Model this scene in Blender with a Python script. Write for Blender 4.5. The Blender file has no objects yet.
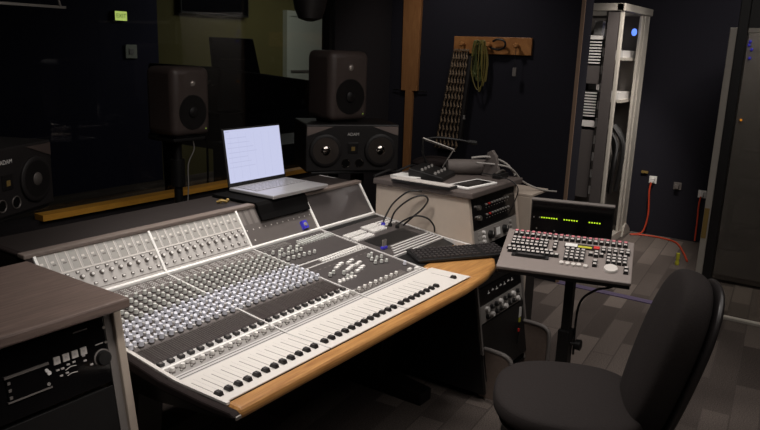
import bpy, math, random
from mathutils import Vector, Matrix
random.seed(7)
S = bpy.context.scene
COL = S.collection
PI = math.pi
R = math.radians
CAM = Vector((-1.136, 0.0, 1.66))

# ------------------------------------------------------------------ materials
def lin(c):
    c = c / 255.0
    return c / 12.92 if c <= 0.04045 else ((c + 0.055) / 1.055) ** 2.4
def rgb(c):
    return (lin(c[0]), lin(c[1]), lin(c[2]), 1.0)
def mat(name, c, rough=0.6, metal=0.0, var=0.12, scale=30.0, bump=0.0, spec=0.5, stretch=None):
    m = bpy.data.materials.new(name); m.use_nodes = True
    nt = m.node_tree; b = nt.nodes['Principled BSDF']
    b.inputs['Roughness'].default_value = rough
    b.inputs['Metallic'].default_value = metal
    b.inputs['Specular IOR Level'].default_value = spec
    tc = nt.nodes.new('ShaderNodeTexCoord')
    mp = nt.nodes.new('ShaderNodeMapping')
    if stretch: mp.inputs['Scale'].default_value = stretch
    nt.links.new(tc.outputs['Object'], mp.inputs['Vector'])
    nz = nt.nodes.new('ShaderNodeTexNoise'); nz.inputs['Scale'].default_value = scale
    nz.inputs['Detail'].default_value = 3
    nt.links.new(mp.outputs['Vector'], nz.inputs['Vector'])
    mx = nt.nodes.new('ShaderNodeMix'); mx.data_type = 'RGBA'
    a = rgb(c)
    mx.inputs[6].default_value = tuple(x * (1 - var) for x in a[:3]) + (1,)
    mx.inputs[7].default_value = tuple(min(1, x * (1 + var)) for x in a[:3]) + (1,)
    nt.links.new(nz.outputs['Fac'], mx.inputs[0])
    nt.links.new(mx.outputs[2], b.inputs['Base Color'])
    if bump:
        bp = nt.nodes.new('ShaderNodeBump'); bp.inputs['Strength'].default_value = bump
        bp.inputs['Distance'].default_value = 0.002
        nt.links.new(nz.outputs['Fac'], bp.inputs['Height']); nt.links.new(bp.outputs['Normal'], b.inputs['Normal'])
    return m
def wood(name, c1, c2, stretch, scale=6.0, rough=0.45):
    m = bpy.data.materials.new(name); m.use_nodes = True
    nt = m.node_tree; b = nt.nodes['Principled BSDF']; b.inputs['Roughness'].default_value = rough
    tc = nt.nodes.new('ShaderNodeTexCoord'); mp = nt.nodes.new('ShaderNodeMapping')
    mp.inputs['Scale'].default_value = stretch
    nt.links.new(tc.outputs['Object'], mp.inputs['Vector'])
    nz = nt.nodes.new('ShaderNodeTexNoise'); nz.inputs['Scale'].default_value = scale
    nz.inputs['Detail'].default_value = 6; nz.inputs['Roughness'].default_value = 0.65; nz.inputs['Distortion'].default_value = 0.6
    nt.links.new(mp.outputs['Vector'], nz.inputs['Vector'])
    cr = nt.nodes.new('ShaderNodeValToRGB')
    cr.color_ramp.elements[0].position = 0.3; cr.color_ramp.elements[0].color = rgb(c1)
    cr.color_ramp.elements[1].position = 0.7; cr.color_ramp.elements[1].color = rgb(c2)
    nt.links.new(nz.outputs['Fac'], cr.inputs['Fac']); nt.links.new(cr.outputs['Color'], b.inputs['Base Color'])
    return m
def emit(name, c, strength=1.0):
    m = bpy.data.materials.new(name); m.use_nodes = True
    b = m.node_tree.nodes['Principled BSDF']
    b.inputs['Base Color'].default_value = (0.01, 0.01, 0.01, 1)
    b.inputs['Emission Color'].default_value = rgb(c)
    b.inputs['Emission Strength'].default_value = strength
    return m
def glass(name, tint=(1, 1, 1, 1), refl=1.45):
    m = bpy.data.materials.new(name); m.use_nodes = True
    nt = m.node_tree; nt.nodes.remove(nt.nodes['Principled BSDF'])
    out = nt.nodes['Material Output']
    lw = nt.nodes.new('ShaderNodeLayerWeight'); lw.inputs['Blend'].default_value = 0.5
    pw = nt.nodes.new('ShaderNodeMath'); pw.operation = 'POWER'; pw.inputs[1].default_value = 4.0
    nt.links.new(lw.outputs['Facing'], pw.inputs[0])
    fr = nt.nodes.new('ShaderNodeMath'); fr.operation = 'MULTIPLY_ADD'; fr.inputs[1].default_value = 0.6; fr.inputs[2].default_value = 0.03 * refl
    nt.links.new(pw.outputs[0], fr.inputs[0])
    tr = nt.nodes.new('ShaderNodeBsdfTransparent'); tr.inputs['Color'].default_value = tint
    gl = nt.nodes.new('ShaderNodeBsdfGlossy'); gl.inputs['Roughness'].default_value = 0.02
    mx = nt.nodes.new('ShaderNodeMixShader')
    nt.links.new(fr.outputs[0], mx.inputs[0]); nt.links.new(tr.outputs[0], mx.inputs[1]); nt.links.new(gl.outputs[0], mx.inputs[2])
    nt.links.new(mx.outputs[0], out.inputs['Surface'])
    return m
def carpet_mat():
    m = bpy.data.materials.new('carpet_tiles'); m.use_nodes = True
    nt = m.node_tree; b = nt.nodes['Principled BSDF']; b.inputs['Roughness'].default_value = 0.95
    b.inputs['Specular IOR Level'].default_value = 0.1
    tc = nt.nodes.new('ShaderNodeTexCoord'); mp = nt.nodes.new('ShaderNodeMapping')
    mp.inputs['Rotation'].default_value = (0, 0, R(-5))
    nt.links.new(tc.outputs['Object'], mp.inputs['Vector'])
    br = nt.nodes.new('ShaderNodeTexBrick')
    br.inputs['Color1'].default_value = rgb((84, 76, 72)); br.inputs['Color2'].default_value = rgb((132, 121, 114))
    br.inputs['Mortar'].default_value = rgb((90, 82, 78)); br.inputs['Mortar Size'].default_value = 0.004
    br.inputs['Scale'].default_value = 1.0; br.inputs['Brick Width'].default_value = 0.60; br.inputs['Row Height'].default_value = 0.125
    br.inputs['Bias'].default_value = -0.2; br.offset = 0.37
    nt.links.new(mp.outputs['Vector'], br.inputs['Vector'])
    nz = nt.nodes.new('ShaderNodeTexNoise'); nz.inputs['Scale'].default_value = 160; nz.inputs['Detail'].default_value = 2
    nt.links.new(tc.outputs['Object'], nz.inputs['Vector'])
    mx = nt.nodes.new('ShaderNodeMix'); mx.data_type = 'RGBA'; mx.blend_type = 'MULTIPLY'; mx.inputs[0].default_value = 0.7
    cr = nt.nodes.new('ShaderNodeValToRGB'); cr.color_ramp.elements[0].color = (0.45, 0.45, 0.45, 1); cr.color_ramp.elements[1].color = (1.3, 1.3, 1.3, 1)
    cr.color_ramp.elements[0].position = 0.3; cr.color_ramp.elements[1].position = 0.7
    nt.links.new(nz.outputs['Fac'], cr.inputs['Fac'])
    nt.links.new(br.outputs['Color'], mx.inputs[6]); nt.links.new(cr.outputs['Color'], mx.inputs[7])
    nt.links.new(mx.outputs[2], b.inputs['Base Color'])
    bp = nt.nodes.new('ShaderNodeBump'); bp.inputs['Strength'].default_value = 0.5; bp.inputs['Distance'].default_value = 0.004
    nt.links.new(nz.outputs['Fac'], bp.inputs['Height']); nt.links.new(bp.outputs['Normal'], b.inputs['Normal'])
    return m

M = dict(
    white=mat('white_panel', (220, 215, 209), 0.45, var=0.03),
    edge=mat('white_trim', (250, 248, 244), 0.4, var=0.02),
    slot=mat('slot_grey', (136, 131, 126), 0.6, var=0.05),
    mpanel=mat('meter_panel_grey', (186, 182, 178), 0.5, var=0.05),
    lgrey=mat('light_grey_panel', (200, 197, 194), 0.5, var=0.05),
    mgrey=mat('mid_grey_panel', (120, 114, 110), 0.5, var=0.06),
    mdark=mat('meter_dark_grey', (100, 94, 91), 0.4, var=0.06),
    dgrey=mat('dark_grey_panel', (74, 69, 68), 0.5, var=0.08),
    brown=mat('brown_band', (66, 56, 54), 0.5, var=0.08),
    black=mat('black_plastic', (24, 23, 23), 0.45, var=0.15),
    gloss=mat('black_gloss', (16, 15, 16), 0.12, var=0.1),
    screen_grey=mat('screen_glass_grey', (78, 73, 72), 0.16, var=0.05),
    capblack=mat('fader_black', (30, 27, 27), 0.4, var=0.1),
    knob_g=mat('knob_grey_green', (206, 207, 202), 0.65, var=0.05, spec=0.25),
    knob_b=mat('knob_blue_white', (216, 217, 226), 0.65, var=0.05, spec=0.25),
    knob_d=mat('knob_grey', (150, 146, 142), 0.4, var=0.08),
    knob_w=mat('knob_white', (235, 232, 228), 0.4, var=0.03),
    vinyl=mat('brown_vinyl', (38, 31, 30), 0.8, spec=0.15, var=0.15, scale=80, bump=0.2),
    taupe=mat('taupe_leather', (118, 106, 99), 0.55, var=0.12, scale=60, bump=0.2),
    pad=mat('shade_black', (13, 12, 12), 0.95, var=0.2, scale=200, spec=0.1),  # black of the laptop shadow sheet, also of the speaker port mouths
    shelf=mat('dark_brown_leather', (38, 31, 29), 0.6, var=0.12, scale=60, bump=0.2),
    slab=mat('dark_taupe_top', (92, 83, 79), 0.6, var=0.12, scale=60, bump=0.2),
    armwood=wood('oiled_armrest_wood', (150, 101, 53), (196, 146, 86), (1.2, 14, 14), 5.0),
    deskwood=wood('grey_brown_laminate', (92, 78, 72), (128, 110, 102), (1.5, 22, 22), 4.0, 0.5),
    railwood=wood('varnished_pine', (146, 94, 50), (178, 124, 72), (10, 2, 2), 5.0),
    postwood=wood('stained_post_wood', (150, 102, 62), (172, 122, 76), (10, 10, 1.5), 5.0),
    beige=mat('beige_steel', (186, 172, 158), 0.5, var=0.05),
    steel=mat('brushed_steel', (176, 170, 164), 0.35, 0.85, var=0.1, stretch=(1, 40, 40)),
    alu=mat('laptop_aluminium', (196, 194, 196), 0.35, 0.6, var=0.04),
    alukey=mat('laptop_keys', (126, 124, 128), 0.5, var=0.05),
    gearsilver=mat('gear_silver', (150, 145, 140), 0.45, 0.2, var=0.06, stretch=(1, 30, 30)),
    silverpaint=mat('silver_paint', (186, 180, 170), 0.4, 0.25, var=0.06),
    spk=mat('speaker_brown_grey', (80, 69, 65), 0.45, var=0.06),
    spkd=mat('speaker_black', (34, 31, 31), 0.5, var=0.1),
    cone=mat('speaker_cone', (26, 24, 24), 0.4, var=0.1),
    chrome=mat('polished_cone_cap', (190, 180, 172), 0.25, 0.6, var=0.05),
    conegloss=mat('glossy_grey_cone', (120, 112, 107), 0.28, 0.85, var=0.05),
    chromecap=mat('chrome_dome', (214, 206, 198), 0.12, 1.0, var=0.03),
    capshade=mat('shaded_cap_grey', (96, 90, 86), 0.5, 0.3, var=0.05),  # shaded copy of the chrome caps for the dim left speaker
    wing=mat('speaker_grey_wing', (138, 124, 118), 0.5, var=0.05),
    navy=mat('navy_fabric', (40, 39, 46), 0.95, var=0.25, scale=120, bump=0.3, spec=0.15),
    blackwall=mat('black_fabric', (48, 45, 47), 0.95, var=0.25, scale=120, bump=0.3, spec=0.15),
    olive=mat('olive_paint', (120, 112, 66), 0.8, var=0.06, scale=4),
    deepblue=mat('deep_blue_paint', (46, 45, 72), 0.8, var=0.06, scale=4),
    doorwhite=mat('pale_door_paint', (222, 226, 212), 0.6, var=0.04, scale=4),
    ceilm=mat('ceiling_black', (34, 33, 34), 0.9, var=0.1),
    orange=wood('orange_sill', (214, 150, 54), (240, 178, 74), (2, 14, 14), 5.0),
    chair=mat('chair_fabric', (38, 33, 32), 0.85, var=0.2, scale=150, bump=0.4, spec=0.25),
    chairshell=mat('chair_shell', (40, 37, 37), 0.35, var=0.1),
    rubber=mat('cable_rubber', (22, 21, 21), 0.5, var=0.1),
    greycab=mat('cable_grey', (160, 155, 150), 0.5, var=0.1),
    orangecab=mat('cable_orange', (200, 70, 40), 0.5, var=0.1),
    yellowcab=mat('cable_yellow', (118, 106, 52), 0.5, var=0.1),
    greencab=mat('cable_green', (86, 92, 48), 0.5, var=0.1),
    blueplug=mat('blue_plug', (70, 62, 200), 0.35, var=0.08),
    ctrl=mat('controller_grey', (132, 122, 117), 0.5, var=0.05),
    keyw=mat('key_white', (212, 206, 200), 0.45, var=0.05),
    keyr=mat('key_red', (206, 124, 132), 0.45, var=0.05),
    keyg=mat('key_grey', (190, 184, 180), 0.45, var=0.06),
    keyk=mat('key_dark', (54, 50, 50), 0.5, var=0.1),
    red=mat('red_plastic', (214, 50, 44), 0.4, var=0.05),
    yellow=mat('yellow_plastic', (200, 196, 60), 0.4, var=0.05),
    paper=mat('white_paper', (232, 230, 226), 0.7, var=0.02),
    brass=mat('brass_yellow', (156, 130, 74), 0.45, 0.3, var=0.1),
    tan=mat('tan_edge', (150, 124, 104), 0.5, var=0.08),
    tubegrey=mat('grey_foam_tube', (104, 96, 92), 0.7, var=0.08),
    perforated=mat('tan_cord_net', (126, 106, 84), 0.8, var=0.2),
    bag=mat('brown_cloth', (120, 104, 94), 0.85, var=0.15, scale=60),
    strip=mat('purple_grey_strip', (112, 100, 130), 0.4, 0.3, var=0.08),
    smoked=glass('smoked_glass', (0.62, 0.62, 0.60, 1), 1.4),
    pane=glass('window_glass', (0.80, 0.82, 0.82, 1), 1.35),
    e_lcd=emit('laptop_screen_glow', (198, 202, 232), 1.0),
    e_lcdtxt=emit('laptop_screen_text', (184, 188, 220), 1.0),
    e_green=emit('led_green', (190, 230, 40), 1.3),
    e_blue=emit('led_blue', (50, 40, 220), 1.0),
    e_cyan=emit('led_cyan', (90, 130, 255), 1.6),
    e_red=emit('led_red', (255, 60, 60), 1.4),
    e_amber=emit('led_amber', (255, 160, 40), 1.2),
    e_exit=emit('exit_sign_glow', (196, 216, 112), 1.1),
    e_exitdark=emit('exit_sign_mark', (70, 104, 40), 0.7),
    carpet=carpet_mat(),
)

# ------------------------------------------------------------------ mesh builder
def axes(d):
    d = Vector(d).normalized()
    a = Vector((0, 0, 1)) if abs(d.z) < 0.9 else Vector((1, 0, 0))
    u = d.cross(a).normalized(); return u, d.cross(u).normalized(), d
class MB:
    def __init__(s): s.v = []; s.f = []; s.m = []
    def add(s, vs, fs, m=0):
        o = len(s.v); s.v += [tuple(x) for x in vs]
        for f in fs: s.f.append([i + o for i in f]); s.m.append(m)
        return s
    def hexa(s, p, m=0):
        return s.add(p, [(0, 3, 2, 1), (4, 5, 6, 7), (0, 1, 5, 4), (1, 2, 6, 5), (2, 3, 7, 6), (3, 0, 4, 7)], m)
    def box(s, x0, x1, y0, y1, z0, z1, m=0):
        return s.hexa([(x0, y0, z0), (x1, y0, z0), (x1, y1, z0), (x0, y1, z0), (x0, y0, z1), (x1, y0, z1), (x1, y1, z1), (x0, y1, z1)], m)
    def prism(s, poly, a, b, ax='z', m=0):
        def P(p, t):
            return {'x': (t, p[0], p[1]), 'y': (p[0], t, p[1]), 'z': (p[0], p[1], t)}[ax]
        n = len(poly); vs = [P(p, a) for p in poly] + [P(p, b) for p in poly]
        fs = [tuple(range(n))[::-1], tuple(range(n, 2 * n))] + [(i, (i + 1) % n, n + (i + 1) % n, n + i) for i in range(n)]
        return s.add(vs, fs, m)
    def cyl(s, p0, p1, r0, r1=None, n=16, m=0, caps=True):
        r1 = r0 if r1 is None else r1
        p0 = Vector(p0); p1 = Vector(p1); u, w, d = axes(p1 - p0)
        vs = []
        for p, r in ((p0, r0), (p1, r1)):
            for k in range(n):
                t = 2 * PI * k / n; vs.append(p + u * (r * math.cos(t)) + w * (r * math.sin(t)))
        fs = [(k, (k + 1) % n, n + (k + 1) % n, n + k) for k in range(n)]
        if caps: fs += [tuple(range(n))[::-1], tuple(range(n, 2 * n))]
        return s.add(vs, fs, m)
    def lathe(s, prof, c=(0, 0, 0), d=(0, 0, 1), n=24, m=0):
        c = Vector(c); u, w, d = axes(d); vs = []
        for r, h in prof:
            for k in range(n):
                t = 2 * PI * k / n; vs.append(c + d * h + u * (r * math.cos(t)) + w * (r * math.sin(t)))
        fs = []
        for i in range(len(prof) - 1):
            for k in range(n): fs.append((i * n + k, i * n + (k + 1) % n, (i + 1) * n + (k + 1) % n, (i + 1) * n + k))
        fs.append(tuple(range(n))[::-1]); fs.append(tuple(range((len(prof) - 1) * n, len(prof) * n)))
        return s.add(vs, fs, m)
    def tube(s, pts, r, n=8, m=0, smooth=True):
        P = [Vector(p) for p in pts]
        if smooth and len(P) > 2:
            Q = []
            for i in range(len(P) - 1):
                a = P[max(i - 1, 0)]; b = P[i]; c = P[i + 1]; d = P[min(i + 2, len(P) - 1)]
                for k in range(6):
                    t = k / 6; Q.append(0.5 * ((2 * b) + (c - a) * t + (2 * a - 5 * b + 4 * c - d) * t * t + (3 * b - a - 3 * c + d) * t ** 3))
            P = Q + [P[-1]]
        vs = []; up = None
        for i, p in enumerate(P):
            t = (P[min(i + 1, len(P) - 1)] - P[max(i - 1, 0)]).normalized()
            if up is None: up = axes(t)[0]
            up = (up - t * up.dot(t)).normalized(); w = t.cross(up)
            for k in range(n):
                a = 2 * PI * k / n; vs.append(p + up * (r * math.cos(a)) + w * (r * math.sin(a)))
        fs = []
        for i in range(len(P) - 1):
            for k in range(n): fs.append((i * n + k, i * n + (k + 1) % n, (i + 1) * n + (k + 1) % n, (i + 1) * n + k))
        fs.append(tuple(range(n))[::-1]); fs.append(tuple(range((len(P) - 1) * n, len(P) * n)))
        return s.add(vs, fs, m)
    def ball(s, c, r, n=12, m=0, sc=(1, 1, 1)):
        vs = []; fs = []; h = n // 2
        for i in range(h + 1):
            th = PI * i / h
            for k in range(n):
                t = 2 * PI * k / n
                vs.append((c[0] + sc[0] * r * math.sin(th) * math.cos(t), c[1] + sc[1] * r * math.sin(th) * math.sin(t), c[2] + sc[2] * r * math.cos(th)))
        for i in range(h):
            for k in range(n): fs.append((i * n + k, (i + 1) * n + k, (i + 1) * n + (k + 1) % n, i * n + (k + 1) % n))
        return s.add(vs, fs, m)
    def data(s, name, mats, sm=False, org=None):
        me = bpy.data.meshes.new(name)
        vs = s.v if org is None else [(a - org[0], b - org[1], c - org[2]) for a, b, c in s.v]
        me.from_pydata(vs, [], s.f)
        for k in mats: me.materials.append(M[k] if isinstance(k, str) else k)
        for p, i in zip(me.polygons, s.m): p.material_index = i
        import bmesh
        bm = bmesh.new(); bm.from_mesh(me); bmesh.ops.remove_doubles(bm, verts=bm.verts, dist=1e-7)
        bmesh.ops.recalc_face_normals(bm, faces=bm.faces); bm.to_mesh(me); bm.free()
        if sm:
            for p in me.polygons: p.use_smooth = True
            try: me.set_sharp_from_angle(angle=R(40))
            except Exception: pass
        return me
    def build(s, name, mats, parent=None, bevel=0.0, sm=False, org=None, seg=2):
        if isinstance(mats, str): mats = [mats]
        o = bpy.data.objects.new(name, s.data(name, mats, sm, org)); COL.objects.link(o)
        if parent is not None: o.parent = parent
        elif org is not None: o.location = org
        if bevel:
            b = o.modifiers.new('bev', 'BEVEL'); b.width = bevel; b.segments = seg; b.limit_method = 'ANGLE'; b.angle_limit = R(35)
            b.harden_normals = False
        return o
def tag(o, label=None, cat=None, group=None, kind=None):
    if label: o['label'] = label
    if cat: o['category'] = cat
    if group: o['group'] = group
    if kind: o['kind'] = kind
    return o
def thing(name, label, cat, loc=(0, 0, 0), rz=0.0, group=None, mw=None):
    o = bpy.data.objects.new(name, None); COL.objects.link(o); o.empty_display_size = 0.05
    if mw is not None: o.matrix_world = mw
    else: o.location = loc; o.rotation_euler = (0, 0, rz)
    return tag(o, label, cat, group)
def struct(o): o['kind'] = 'structure'; return o
def place(me, name, mx, parent, label=None):
    o = bpy.data.objects.new(name, me); COL.objects.link(o); o.parent = parent; o.matrix_local = mx
    if label: o['label'] = label
    return o
def place_many(parent, name, items, mass_name, mats, cap=100, wmx=None):
    """items: (template MB, mesh data, local matrix). The ones nearest the camera become parts, the rest one mesh."""
    W = wmx or Matrix.Identity(4)
    items = sorted(items, key=lambda it: ((W @ it[2].translation) - CAM).length)
    for tb, me, mx in items[:cap]: place(me, name, mx, parent)
    if len(items) > cap:
        b = MB()
        for tb, me, mx in items[cap:]:
            o = len(b.v); b.v += [tuple(mx @ Vector(v)) for v in tb.v]
            for f, m in zip(tb.f, tb.m): b.f.append([i + o for i in f]); b.m.append(m)
        o = b.build(mass_name, mats, parent); o['kind'] = 'stuff'
def text(s, name, size, mname, parent, mx, ext=0.0005, align='CENTER'):
    cu = bpy.data.curves.new(name, 'FONT'); cu.body = s; cu.size = size; cu.extrude = ext; cu.align_x = align; cu.align_y = 'CENTER'
    cu.materials.append(M[mname]); tmp = bpy.data.objects.new(name + '_curve', cu); COL.objects.link(tmp)
    bpy.context.view_layer.update()
    me = bpy.data.meshes.new_from_object(tmp.evaluated_get(bpy.context.evaluated_depsgraph_get()))
    bpy.data.objects.remove(tmp); bpy.data.curves.remove(cu)
    o = bpy.data.objects.new(name, me); COL.objects.link(o)
    o.parent = parent; o.matrix_local = mx; return o
def T(x, y, z): return Matrix.Translation((x, y, z))
def RX(a): return Matrix.Rotation(a, 4, 'X')
def RY(a): return Matrix.Rotation(a, 4, 'Y')
def RZ(a): return Matrix.Rotation(a, 4, 'Z')

# ================================================================== THE SETTING
Lx, Rx, By, Wy, H = -2.6, 3.75, -2.6, 3.30, 2.75     # left wall, doorway wall, back wall, window wall
FX = 5.76                                             # far wall of the equipment room
struct(MB().box(-2.8, 9.2, -2.8, 7.3, -0.06, 0.0).build('floor', 'carpet'))
struct(MB().box(-2.8, 9.2, -2.8, 7.3, H, H + 0.08).build('ceiling', 'ceilm'))
struct(MB().box(Lx - 0.1, Lx, By, Wy, 0, H).build('wall_left', 'blackwall'))
struct(MB().box(Lx - 0.1, Rx, By - 0.1, By, 0, H).build('wall_back', 'blackwall'))
# window wall: below, above and beside the pane
wx0, wx1, wz0, wz1 = 0.30, 3.02, 0.80, 2.30
b = MB()
b.box(Lx, wx0, Wy, Wy + 0.12, 0, H).box(wx1, Rx + 0.2, Wy, Wy + 0.12, 0, H)
b.box(wx0, wx1, Wy, Wy + 0.12, 0, wz0 - 0.03).box(wx0, wx1, Wy, Wy + 0.12, wz1, H)
struct(b.build('wall_front', 'blackwall'))
w = bpy.data.objects.new('window_1', None); COL.objects.link(w); struct(w); w.location = (1.6, Wy, 0)
og = (1.6, Wy, 0)
MB().box(wx0, wx1, Wy + 0.05, Wy + 0.058, wz0, wz1).build('pane', 'pane', w, org=og)
f = MB(); f.box(wx0, wx0 + 0.04, Wy + 0.02, Wy + 0.09, wz0, wz1).box(wx1 - 0.04, wx1, Wy + 0.02, Wy + 0.09, wz0, wz1).box(wx0, wx1, Wy + 0.02, Wy + 0.09, wz1 - 0.04, wz1)
f.build('window_frame', 'black', w, org=og)
struct(MB().box(wx0 + 0.40, wx1 + 0.02, Wy - 0.035, Wy + 0.04, wz0 - 0.03, wz0).build('trim_1', 'orange'))
# doorway wall at x = 3.75: opening from y = 0.80 to 1.73, full glass panel beyond
dy0, dy1 = 0.80, 1.73
struct(MB().box(Rx, Rx + 0.20, dy1, Wy, 0, H).build('wall_right', 'navy'))
struct(MB().box(Rx - 0.006, Rx + 0.006, dy1 - 0.012, dy1 + 0.012, 0, H).build('trim_2', 'tan'))
struct(MB().box(Rx, Rx + 0.20, -2.6, dy1, 2.45, H).build('wall_doorway_header', 'blackwall'))
struct(MB().box(Rx, Rx + 0.20, -2.6, -0.55, 0, 2.45).build('wall_right_rear', 'blackwall'))
struct(MB().box(Rx - 0.02, Rx + 0.05, dy0, dy1, 0.0, 0.006).build('trim_3', 'strip'))
# far room
struct(MB().box(FX, FX + 0.1, -2.6, 3.4, 0, H).build('wall_far', 'navy'))
struct(MB().box(Rx, FX + 0.1, 3.30, 3.42, 0, H).build('wall_far_side', 'blackwall'))
struct(MB().box(Rx, FX + 0.1, -2.7, -2.6, 0, H).build('wall_far_rear', 'blackwall'))
# live room behind the window
struct(MB().box(4.36, 6.50, 7.0, 7.1, 0, H).build('wall_live_olive', 'olive'))
struct(MB().box(-2.6, 4.36, 7.0, 7.1, 0, H).build('wall_live_blue', 'deepblue'))
struct(MB().box(6.50, 9.2, 7.0, 7.1, 0, H).build('wall_live_end', 'olive'))
struct(MB().box(-2.7, -2.6, Wy + 0.12, 7.1, 0, H).build('wall_live_left', 'deepblue'))
struct(MB().box(9.1, 9.2, Wy + 0.12, 7.1, 0, H).build('wall_live_right', 'deepblue'))
d = bpy.data.objects.new('door_1', None); COL.objects.link(d); struct(d); d.location = (7.0, 6.98, 0); og = (7.0, 6.98, 0)
MB().box(6.58, 7.50, 6.94, 6.98, 0.01, 2.05).build('door_leaf', 'doorwhite', d, bevel=0.004, org=og)
f = MB(); f.box(6.50, 6.58, 6.92, 7.0, 0, 2.12).box(7.50, 7.58, 6.92, 7.0, 0, 2.12).box(6.58, 7.50, 6.92, 7.0, 2.05, 2.12)
f.build('door_frame', 'doorwhite', d, org=og)
MB().box(6.59, 7.49, 6.925, 6.94, 1.27, 1.30).build('door_rail', 'mgrey', d, org=og)
# the glass door of the equipment room
gd = bpy.data.objects.new('door_2', None); COL.objects.link(gd); struct(gd); gd.location = (Rx, 0.4, 0); og = (Rx, 0.4, 0)
MB().box(Rx - 0.005, Rx + 0.045, 0.757, 0.80, 0.0, 1.85).build('door_stile', 'silverpaint', gd, bevel=0.004, org=og)
MB().box(Rx - 0.02, Rx + 0.06, 0.700, 0.757, 0.0, 2.45).build('door_post', 'black', gd, bevel=0.004, org=og)
MB().box(Rx + 0.012, Rx + 0.022, -0.53, 0.700, 0.03, 1.82).build('pane', 'smoked', gd, org=og)
MB().box(Rx + 0.0, Rx + 0.035, -0.53, 0.700, 0.0, 0.022).build('door_rail', 'silverpaint', gd, bevel=0.004, org=og)
MB().box(Rx + 0.0, Rx + 0.035, -0.53, 0.700, 1.82, 1.85).build('door_rail', 'silverpaint', gd, bevel=0.004, org=og)
MB().box(Rx + 0.0, Rx + 0.05, -0.53, 0.700, 1.85, 2.45).build('door_header_panel', 'black', gd, org=og)
MB().box(Rx - 0.02, Rx + 0.06, -0.57, -0.53, 0.0, 2.45).build('door_post', 'black', gd, org=og)
MB().box(Rx - 0.011, Rx - 0.004, 0.768, 0.797, 0.52, 0.72).build('glint_strip', 'brass', gd, org=og)  # yellowish reflection on the stile, put in as a thin plate

# ================================================================== MIXING CONSOLE
BW = 0.43; P12 = BW / 12
CO = (0.86, 1.75, 0.0)
con = thing('mixing_console', 'large grey analogue mixing console with wooden front armrest and rows of knobs', 'mixing console', CO)
ANG = math.atan2(0.838 - 0.766, 2.0 - 1.42)
def surf_z(y): return 0.766 + (0.838 - 0.766) * max(0, (y - 1.42)) / 0.58
def SP(X, y, h=0.0):
    n = Vector((0, -math.sin(ANG), math.cos(ANG))) if y > 1.42 else Vector((0, 0, 1))
    return Vector((X, y, surf_z(y))) + n * h
def SM(X, y, h=0.0):           # local matrix of something standing on the control surface
    return T(*(SP(X, y, h) - Vector(CO))) @ (RX(ANG) if y > 1.42 else Matrix.Identity(4))
MA = math.atan2(0.985 - 0.845, 2.10 - 2.005)   # meter bridge slope
def MP(X, t, h=0.0):           # t 0 = foot, 1 = top of the meter bridge face
    n = Vector((0, -math.sin(MA), math.cos(MA)))
    return Vector((X, 2.005 + 0.095 * t, 0.845 + 0.140 * t)) + n * h
def MM(X, t, h=0.0): return T(*(MP(X, t, h) - Vector(CO))) @ RX(MA)
def slab_on(b, fn, x0, x1, y0, y1, h0, h1, m=0):
    b.hexa([fn(x0, y0, h0), fn(x1, y0, h0), fn(x1, y1, h0), fn(x0, y1, h0), fn(x0, y0, h1), fn(x1, y0, h1), fn(x1, y1, h1), fn(x0, y1, h1)], m)
# body
prof = [(1.242, 0.762), (1.42, 0.764), (2.0, 0.836), (2.098, 0.978), (2.36, 0.975), (2.36, 0.72), (2.1, 0.66), (1.5, 0.68), (1.242, 0.72)]
b = MB(); b.prism(prof, 0.0, 1.30, 'x')
prof4 = [(1.60, 0.70), (1.60, 0.785), (2.0, 0.836), (2.098, 0.978), (2.36, 0.975), (2.36, 0.72), (2.1, 0.66), (1.62, 0.68)]
b.prism(prof4, 1.30, 1.72, 'x')
b.build('console_body', 'black', con, org=CO)
for x in (0.10, 1.52):
    MB().prism([(1.55, 0.0), (2.25, 0.0), (2.25, 0.06), (2.05, 0.09), (2.02, 0.67), (1.72, 0.68), (1.80, 0.09), (1.55, 0.06)], x, x + 0.10, 'x').build('leg', 'black', con, bevel=0.006, org=CO)
# armrest wood with the side wing
wp = [(0.0, 1.185), (1.22, 1.185), (1.42, 1.200), (1.55, 1.228), (1.64, 1.275), (1.70, 1.35), (1.72, 1.42), (1.72, 1.535), (1.322, 1.462), (1.335, 1.24), (0.0, 1.24)]
MB().prism(wp, 0.730, 0.766, 'z').build('armrest', 'armwood', con, bevel=0.014, org=CO, seg=3)
# cheeks
b = MB(); cheek = [(1.172, 0.758), (1.180, 0.748), (1.25, 0.740), (1.45, 0.740), (1.68, 0.768), (2.0, 0.800), (2.36, 0.83), (2.36, 0.992), (2.098, 0.990), (2.0, 0.846), (1.68, 0.806), (1.46, 0.770), (1.30, 0.764), (1.19, 0.766)]
b.prism(cheek, -0.030, -0.004, 'x'); b.build('side_cheek', 'vinyl', con, bevel=0.006, org=CO)
def rail_tube(b, pts, wd, ht):
    for p, q in zip(pts[:-1], pts[1:]):
        b.hexa([(p[0], p[1], p[2]), (p[0] + wd, p[1], p[2]), (q[0] + wd, q[1], q[2]), (q[0], q[1], q[2]), (p[0], p[1], p[2] + ht), (p[0] + wd, p[1], p[2] + ht), (q[0] + wd, q[1], q[2] + ht), (q[0], q[1], q[2] + ht)])
b = MB(); rail_tube(b, [(-0.006, 1.225, 0.765), (-0.006, 1.42, 0.765), (-0.006, 2.0, 0.837)], 0.012, 0.007); b.build('edge_strip', 'white', con, org=CO)
MB().box(-0.028, -0.008, 1.168, 1.174, 0.750, 0.761).build('end_cap', 'steel', con, bevel=0.003, org=CO)
b = MB(); b.prism([(1.405, 0.70), (2.36, 0.72), (2.36, 0.99), (2.098, 0.985), (2.0, 0.842), (1.60, 0.792), (1.405, 0.776)], 1.722, 1.734, 'x')
b.build('side_cheek', 'lgrey', con, bevel=0.002, org=CO)
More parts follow.
